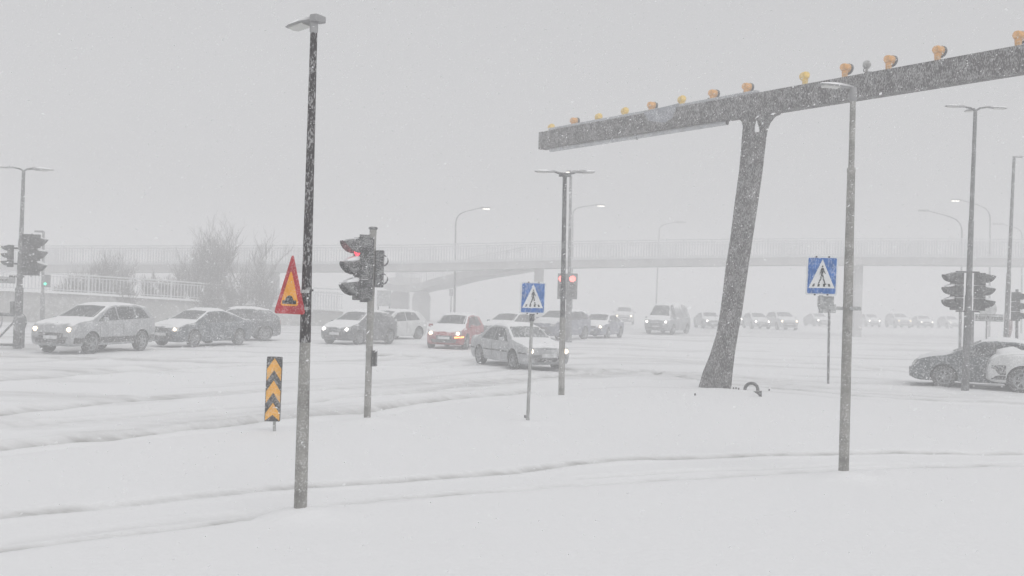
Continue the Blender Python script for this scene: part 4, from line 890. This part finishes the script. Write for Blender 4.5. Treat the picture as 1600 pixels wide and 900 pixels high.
def make_car(kind, label, cat, paint_, lights='head_lit', group=None, trim_line=False, snow=.03, clad=False, clad_h=.20, indicator=False, hood_snow=True, name=None, roof_snow=True):
    sp = dict(SPEC[kind]); mb = body_mesh(sp); L, W = sp['L'] / 2, sp['W'] / 2; sec, Tf, wx = sp['sec'], sp['Tf'], sp['wx']
    me_ = mb.mesh('body'); bm = bmesh.new(); bm.from_mesh(me_); bmesh.ops.recalc_face_normals(bm, faces=bm.faces); bm.to_mesh(me_); bvh = BVHTree.FromBMesh(bm); bm.free()
    t = thing(name or 'car', label, cat, (0, 0, 0), 0, group)
    me_.materials.append(M[paint_]); me_.materials.append(M['trim'])
    body = bpy.data.objects.new('body', me_); C.objects.link(body); body.parent = t
    wr, ax_ = sp['wr'], (sp['wb'] / 2 - (.02 if kind != 'van' else .1), -sp['wb'] / 2 - .02 + (0.08 if kind != 'van' else 0)); sp['ax'] = (sp['wb'] / 2, -sp['wb'] / 2)
    cm = MB()
    for x in sp['ax']:
        for s_ in (1, -1): cm.lathe([(0, .001), (0, wr + .055), (.62, wr + .055), (.62, .001)], (x, s_ * (W + .30), wr + .01), (Vector((0, -s_, 0)), Vector((1, 0, 0)), Vector((0, 0, 1))), 28)
    cme = cm.mesh('c'); bm = bmesh.new(); bm.from_mesh(cme); bmesh.ops.recalc_face_normals(bm, faces=bm.faces)
    for f in bm.faces: f.material_index = 1
    bm.to_mesh(cme); bm.free(); cme.materials.append(M[paint_]); cme.materials.append(M['trim'])
    cu = bpy.data.objects.new('c', cme); C.objects.link(cu); md = body.modifiers.new('b', 'BOOLEAN'); md.object = cu; md.solver = 'EXACT'
    bpy.context.view_layer.update(); nm_ = bpy.data.meshes.new_from_object(body.evaluated_get(bpy.context.evaluated_depsgraph_get()))
    if len(nm_.polygons) > 100: body.modifiers.clear(); body.data = nm_
    body.data.name = 'body'; bpy.data.objects.remove(cu)
    body.data.shade_smooth(); body.data.set_sharp_from_angle(angle=R(38))
    # glass
    x0, z0_, z1_ = sp['ws']; yb, yt = wx(x0) * .86, sec(.2)[11][0] - .03
    if kind == 'van': yt = sec(1.0)[11][0] - .03
    patch(bvh, [(-yb, z0_ + .03), (0, z0_ + .045), (yb, z0_ + .03)], [(-yt, z1_ - .01), (0, z1_ + .02), (yt, z1_ - .01)], lambda a, b2: (L + 1, a, b2), (-1, 0, 0), .006, 16, 8).build('windscreen', M['glass_iced'] if kind == 'sedan' else M['glass'], t, 60)
    x0, z0_, z1_ = sp['rw']; yt = sec(-.8)[11][0] - .06; yb = W * .76
    if kind == 'van': yb = yt = W * .68
    patch(bvh, [(-yb, z0_ + .03), (yb, z0_ + .03)], [(-yt, z1_ - .02), (yt, z1_ - .02)], lambda a, b2: (-L - 1, a, b2), (1, 0, 0), .006, 12, 6).build('rear_window', M['glass_iced'], t, 60)
    for s_ in (1, -1):
        for a0_, a1_, b0_, b1_ in sp['side']:
            lo = [(a0_ + (a1_ - a0_) * u, interp(sp['B'], a0_ + (a1_ - a0_) * u) + .035) for u in (0, .25, .5, .75, 1)]
            hi = [(b0_ + (b1_ - b0_) * u, Tf(b0_ + (b1_ - b0_) * u) - .10) for u in (0, .25, .5, .75, 1)]
            patch(bvh, lo, hi, lambda a, b2, s_=s_: (a, s_ * (W + 1), b2), (0, -s_, 0), .006, 12, 6).build('side_window', M['glass'], t, 60)
        # door seams
        sm = MB()
        for xa in ([-.25, .98] if kind != 'van' else [.70, 1.55]):
            sm.add(*(lambda q_: (q_.v, q_.f))(patch(bvh, [(xa - .008, sp['z0'] + .16), (xa + .008, sp['z0'] + .16)], [(xa - .008 - (.05 if xa < 0 else .04), interp(sp['B'], xa)), (xa + .008 - (.05 if xa < 0 else .04), interp(sp['B'], xa))], lambda a, b2, s_=s_: (a, s_ * (W + 1), b2), (0, -s_, 0), .002, 1, 8)))
        sm.build('door_seams', M['trim'], t, 60)
        hb_ = MB()
        for xa in ([-.05, -1.05] if kind != 'van' else [.85]): hb_.box((xa, s_ * (W * .985), interp(sp['B'], xa) - .11), (.18, .04, .03))
        hb_.build('door_handles', M[paint_], t, 0, bevel=.008)
        if trim_line or clad:
            z_ = sp['z0'] + (.34 if trim_line else .10); h_ = .045 if trim_line else clad_h
            for xa, xb in ((-L + .15, -sp['wb'] / 2 - wr - .06), (-sp['wb'] / 2 + wr + .06, sp['wb'] / 2 - wr - .06), (sp['wb'] / 2 + wr + .06, L - .12)):
                patch(bvh, [(xa, z_), (xb, z_)], [(xa, z_ + h_), (xb, z_ + h_)], lambda a, b2, s_=s_: (a, s_ * (W + 1), b2), (0, -s_, 0), .012, 8, 1).build('side_trim', M['trim'], t, 60)
        # mirror
        xm = sp['ws'][0] - .38 if kind != 'van' else 1.5; zm = interp(sp['B'], xm) + .10
        MB().box((xm, s_ * (W + .09), zm), (.10, .20, .13), taper=.85).build('mirror', M[paint_], t, 30, bevel=.03)
        # headlight and tail light
        y0_, y1_, za, zb_ = sp['hl']; lm = {'off': M['head_off']}.get(lights) or M['head_off']
        hl_ = patch(bvh, [(s_ * y0_, za + .02), (s_ * y1_, za + .03)], [(s_ * y0_, zb_ - .03), (s_ * y1_, zb_ + .02)], lambda a, b2: (L + 1, a, b2), (-1, 0, 0), .006, 8, 4).build('headlight', M['head_off'], t, 60)
        if lights != 'off':
            yc = (y0_ + y1_) / 2 - .03; zc = (za + zb_) / 2; hit = bvh.ray_cast(Vector((L + 1, s_ * yc, zc)), Vector((-1, 0, 0)))[0]
            MB().lathe([(0, .001), (0, .075), (.02, .07), (.035, .04), (.04, .001)], hit + Vector((.004, 0, 0)), (Vector((.97, s_ * .25, 0)).normalized(), Vector((0, 1, 0)), Vector((0, 0, 1))), 14).build('headlight_bulb', M[lights], hl_)
        if indicator and s_ == 1:
            patch(bvh, [(s_ * (y0_ - .0), za - .10), (s_ * (y1_ + .02), za - .08)], [(s_ * y0_, za - .045), (s_ * (y1_ + .02), za - .015)], lambda a, b2: (L + 1, a, b2), (-1, 0, 0), .02, 6, 2).build('indicator', M['indicator'], t, 60)
        patch(bvh, [(s_ * W * .55, .78), (s_ * W * .86, .78)], [(s_ * W * .6, .98), (s_ * W * .86, .98)], lambda a, b2: (-L - 1, a, b2), (1, 0, 0), .008, 5, 3).build('tail_light', M['sign_red'], t, 60)
    yg, za, zb_ = sp['gr']
    patch(bvh, [(-yg * .9, za + .10), (yg * .9, za + .10)], [(-yg, zb_ + .04), (yg, zb_ + .04)], lambda a, b2: (L + 1, a, b2), (-1, 0, 0), .008, 10, 3).build('grille', M['trim'], t, 60)
    patch(bvh, [(-W * .62, sp['z0'] + .10), (W * .62, sp['z0'] + .10)], [(-W * .66, sp['z0'] + .24), (W * .66, sp['z0'] + .24)], lambda a, b2: (L + 1, a, b2), (-1, 0, 0), .008, 12, 2).build('lower_intake', M['trim'], t, 60)
    hit = bvh.ray_cast(Vector((L + 1, 0, sp['z0'] + .30)), Vector((-1, 0, 0)))[0]
    MB().box(hit + Vector((.012, 0, 0)), (.02, .52, .115)).build('number_plate', M['plate'], t, 0)
    # wheels
    for x in sp['ax']:
        for s_ in (1, -1):
            A, U, V_ = Vector((0, s_, 0)), Vector((1, 0, 0)), Vector((0, 0, 1)); c = Vector((x, s_ * (W - .20), wr))
            tw = MB().lathe([(0, wr * .5), (0, wr * .93), (.02, wr * .985), (.05, wr), (.15, wr), (.18, wr * .985), (.20, wr * .93), (.195, wr * .66), (.17, wr * .64), (.10, wr * .6)], c, (A, U, V_), 32).build('wheel', M['tyre'], t)
            rm = MB().lathe([(.165, wr * .60), (.19, wr * .66), (.197, wr * .64), (.185, wr * .58), (.13, wr * .56), (.12, wr * .5)], c, (A, U, V_), 28, cap=False)
            rm.lathe([(.10, .001), (.10, wr * .16), (.175, wr * .15), (.18, .001)], c, (A, U, V_), 12)
            for k in range(7):
                a = 2 * math.pi * k / 7; D_ = U * math.cos(a) + V_ * math.sin(a); rm.box(c + D_ * wr * .37 + A * .163, (wr * .46, wr * .13, .03), (D_, A.cross(D_), A))
            rm.build('rim', M['rim'], tw, 30)
    # windscreen wipers, snow lying on roof and bonnet
    if roof_snow:
        a, b2 = sp['roof']; yr = sec(-.3)[11][0] - .02
        patch(bvh, [(a, -yr), ((a + b2) / 2, -yr - .01), (b2, -yr + .03)], [(a, yr), ((a + b2) / 2, yr + .01), (b2, yr - .03)], lambda p_, q_: (p_, q_, 3), (0, 0, -1), .006, 14, 10, .02, snow).build('roof_snow', M['snow'], t, 60)
    if hood_snow:
        a, b2 = sp['hood']
        patch(bvh, [(a, -W * .80), (b2 - .12, -W * .66), (b2 - .05, -W * .4)], [(a, W * .80), (b2 - .12, W * .66), (b2 - .05, W * .4)], lambda p_, q_: (p_, q_, 3), (0, 0, -1), .004, 12, 12, .02, snow).build('bonnet_snow', M['snow'], t, 60)
    t['_w'] = W; t['_wb'] = sp['wb']; return t
def place_by_wheels(t, side, front_px, rear_x, toward=True):
    """stand the car so that its near front wheel touches the ground at front_px and its near rear wheel shows at column rear_x"""
    W, wb = t['_w'], t['_wb']; A = gr(*front_px); best = None
    for k in range(3600):
        th = 2 * math.pi * k / 3600; f = Vector((math.cos(th), math.sin(th), 0)); r_ = A - f * wb
        if (f.y < 0) != toward and abs(f.y) > .02: continue
        # the near flank must face us: side s (+1 left) normal
        nrm = Vector((-f.y, f.x, 0)) * side
        if nrm.dot(CAM - A) < 0: continue
        e = abs(proj(r_)[0] - rear_x)
        if best is None or e < best[0]: best = (e, th)
    th = best[1]; f = Vector((math.cos(th), math.sin(th), 0)); nrm = Vector((-f.y, f.x, 0)) * side
    c = A - f * wb / 2 - nrm * (W - .08); t.location = (c.x, c.y, -.10); t.rotation_euler = (0, 0, th)
    return th
def place_wheel(t, side, front_px, th):
    W, wb = t['_w'], t['_wb']; A = gr(*front_px); f = Vector((math.cos(th), math.sin(th), 0)); nrm = Vector((-f.y, f.x, 0)) * side
    c = A - f * wb / 2 - nrm * (W - .08); t.location = (c.x, c.y, -.10); t.rotation_euler = (0, 0, th)
def place(t, px, D, th): 
    c = at(px, 480, D); t.location = (c.x, c.y, -.10); t.rotation_euler = (0, 0, th)
cr = make_car('crossover', 'silver crossover facing left with a warm lit headlight, leftmost vehicle', 'car', 'silver_paint', 'head_warm', clad=True, snow=.02)
place_by_wheels(cr, 1, (141, 549), 219)
c2 = make_car('modern_sedan', 'dark sedan with snow-covered bonnet and one lit headlight behind the crossover', 'car', 'slate_paint', 'head_warm', snow=.05)
place_by_wheels(c2, 1, (302, 538.5), 372)
c3 = make_car('hatch', 'grey hatchback mostly hidden behind the dark sedan at left', 'car', 'graphite_paint', 'off')
place(c3, 366, 46.5, R(205))
c4 = make_car('hatch', 'graphite hatchback with two white headlights behind the middle signal pole', 'car', 'graphite_paint', 'head_lit', snow=.04)
place_by_wheels(c4, 1, (560, 536), 608)
c5 = make_car('hatch', 'white hatchback following close behind the graphite hatchback', 'car', 'white_paint', 'off')
place_by_wheels(c5, 1, (602, 529), 653)
c6 = make_car('hatch', 'red hatchback with lit headlights and orange indicator', 'car', 'red_paint', 'head_warm', indicator=True, snow=.04)
place(c6, 714, 45.0, R(-102))
c7 = make_car('sedan', 'pale silver older sedan turning through the junction behind the thin crossing sign', 'car', 'silver_paint', 'head_warm', trim_line=True, snow=.06)
place_by_wheels(c7, -1, (803, 573), 751)
c8 = make_car('modern_sedan', 'dark teal-grey sedan side on behind the right signal pole', 'car', 'teal_grey_paint', 'off', snow=.05)
place_wheel(c8, 1, (1474, 601), R(157))
c9 = make_car('crossover', 'white snow-plastered car with dark lower half cut by the right edge', 'car', 'white_paint', 'off', clad=True, clad_h=.40, snow=.12)
place_wheel(c9, 1, (1597, 610), R(160))
v = make_car('van', 'tall grey van with snowy bonnet and two lit headlights left of gantry column', 'van', 'hazed_grey_paint', 'head_lit', name='van', hood_snow=True); place(v, 1044, 73, R(-118))
c10 = make_car('modern_sedan', 'dark car with lit headlights first right of the far red signals', 'car', 'navy_paint', 'head_warm', snow=.04); place(c10, 940, 62, R(-112))
c11 = make_car('crossover', 'dark crossover hidden behind the far red signal pole', 'car', 'navy_paint', 'off', snow=.04); place(c11, 876, 57, R(-120))
c12 = make_car('modern_sedan', 'grey car with snowy roof behind the pale turning sedan', 'car', 'graphite_paint', 'off', snow=.06); place(c12, 800, 55, R(-118))
QG = 'far cars queuing with lit headlights under the footbridge'
pr1 = make_car('modern_sedan', 'x', 'car', 'hazed_grey_paint', 'head_lit', QG, hood_snow=True); pr2 = make_car('hatch', 'x', 'car', 'hazed_pale_paint', 'head_lit', QG); pr3 = make_car('crossover', 'x', 'car', 'hazed_pale_paint', 'head_warm', QG)
Q = [(1107, 79, 0, 'far queued car showing just left of the gantry column'), (1182, 82, 1, 'far queued car showing just right of the gantry column'), (1222, 80, 2, 'far queued car midway between gantry column and crossing sign'),
     (1277, 98, 0, 'far queued car under the crossing sign with side arm'), (1359, 104, 1, 'far queued car first right of the right lamp pole'), (1404, 102, 2, 'far queued car second right of the right lamp pole'),
     (1441, 106, 0, 'far queued car third right of the right lamp pole'), (1484, 106, 1, 'far queued car fourth right of the right lamp pole'), (976, 84, 2, 'far faint car between the dark car and the tall van'),
     (1142, 92, 1, 'far queued car mostly hidden behind the gantry column')]
used = set()
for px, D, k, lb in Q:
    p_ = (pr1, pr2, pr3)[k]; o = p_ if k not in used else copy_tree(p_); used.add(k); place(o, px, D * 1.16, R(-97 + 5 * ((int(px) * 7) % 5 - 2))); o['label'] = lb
for o in bpy.data.objects:
    for k in ('_w', '_wb'):
        if k in o: del o[k]
# ------------------------------------------------------------------ falling snow: many small flakes driven by the wind
NFL = 240000
yy = 5.0 + 43.0 * rng.random(NFL) ** 0.55
xx_ = (rng.random(NFL) * 2 - 1) * (0.60 * yy + 1.5)
zz = rng.random(NFL) * np.minimum(2.6 + 0.36 * yy, 12.0)
P = np.stack([xx_, yy, zz], -1)
d = np.stack([0.80 + 0.35 * rng.standard_normal(NFL), 0.5 * rng.standard_normal(NFL), 0.50 + 0.35 * rng.standard_normal(NFL)], -1)
d /= np.linalg.norm(d, axis=1, keepdims=True)
e = np.cross(d, rng.standard_normal((NFL, 3))); e /= np.linalg.norm(e, axis=1, keepdims=True)
L_ = (0.006 + 0.009 * rng.random((NFL, 1)) ** 2); L_ *= np.where(rng.random((NFL, 1)) < 0.03, 1.9, 1.0); W_ = L_ * (0.35 + 0.3 * rng.random((NFL, 1)))
V = np.stack([P - d * L_, P - e * W_, P + d * L_, P + e * W_], 1).reshape(-1, 3).astype(np.float32)
me = bpy.data.meshes.new('falling_snow')
me.vertices.add(len(V)); me.vertices.foreach_set('co', V.ravel())
me.loops.add(NFL * 4); me.loops.foreach_set('vertex_index', np.arange(NFL * 4, dtype=np.int32))
me.polygons.add(NFL); me.polygons.foreach_set('loop_start', np.arange(0, NFL * 4, 4, dtype=np.int32)); me.polygons.foreach_set('loop_total', np.full(NFL, 4, np.int32))
me.update(calc_edges=True)
m, n, l, b = new_mat('snowflake')
n.remove(b); o_ = n['Material Output']
df = n.new('ShaderNodeBsdfDiffuse'); tr = n.new('ShaderNodeBsdfTranslucent'); ms = n.new('ShaderNodeMixShader')
for z_ in (df, tr): z_.inputs['Color'].default_value = (0.93, 0.935, 0.945, 1)
ms.inputs[0].default_value = 0.5; l.new(df.outputs[0], ms.inputs[1]); l.new(tr.outputs[0], ms.inputs[2]); l.new(ms.outputs[0], o_.inputs['Surface'])
fs_ = link('falling_snow', me, m, None, 0); tag(fs_, kind='stuff')
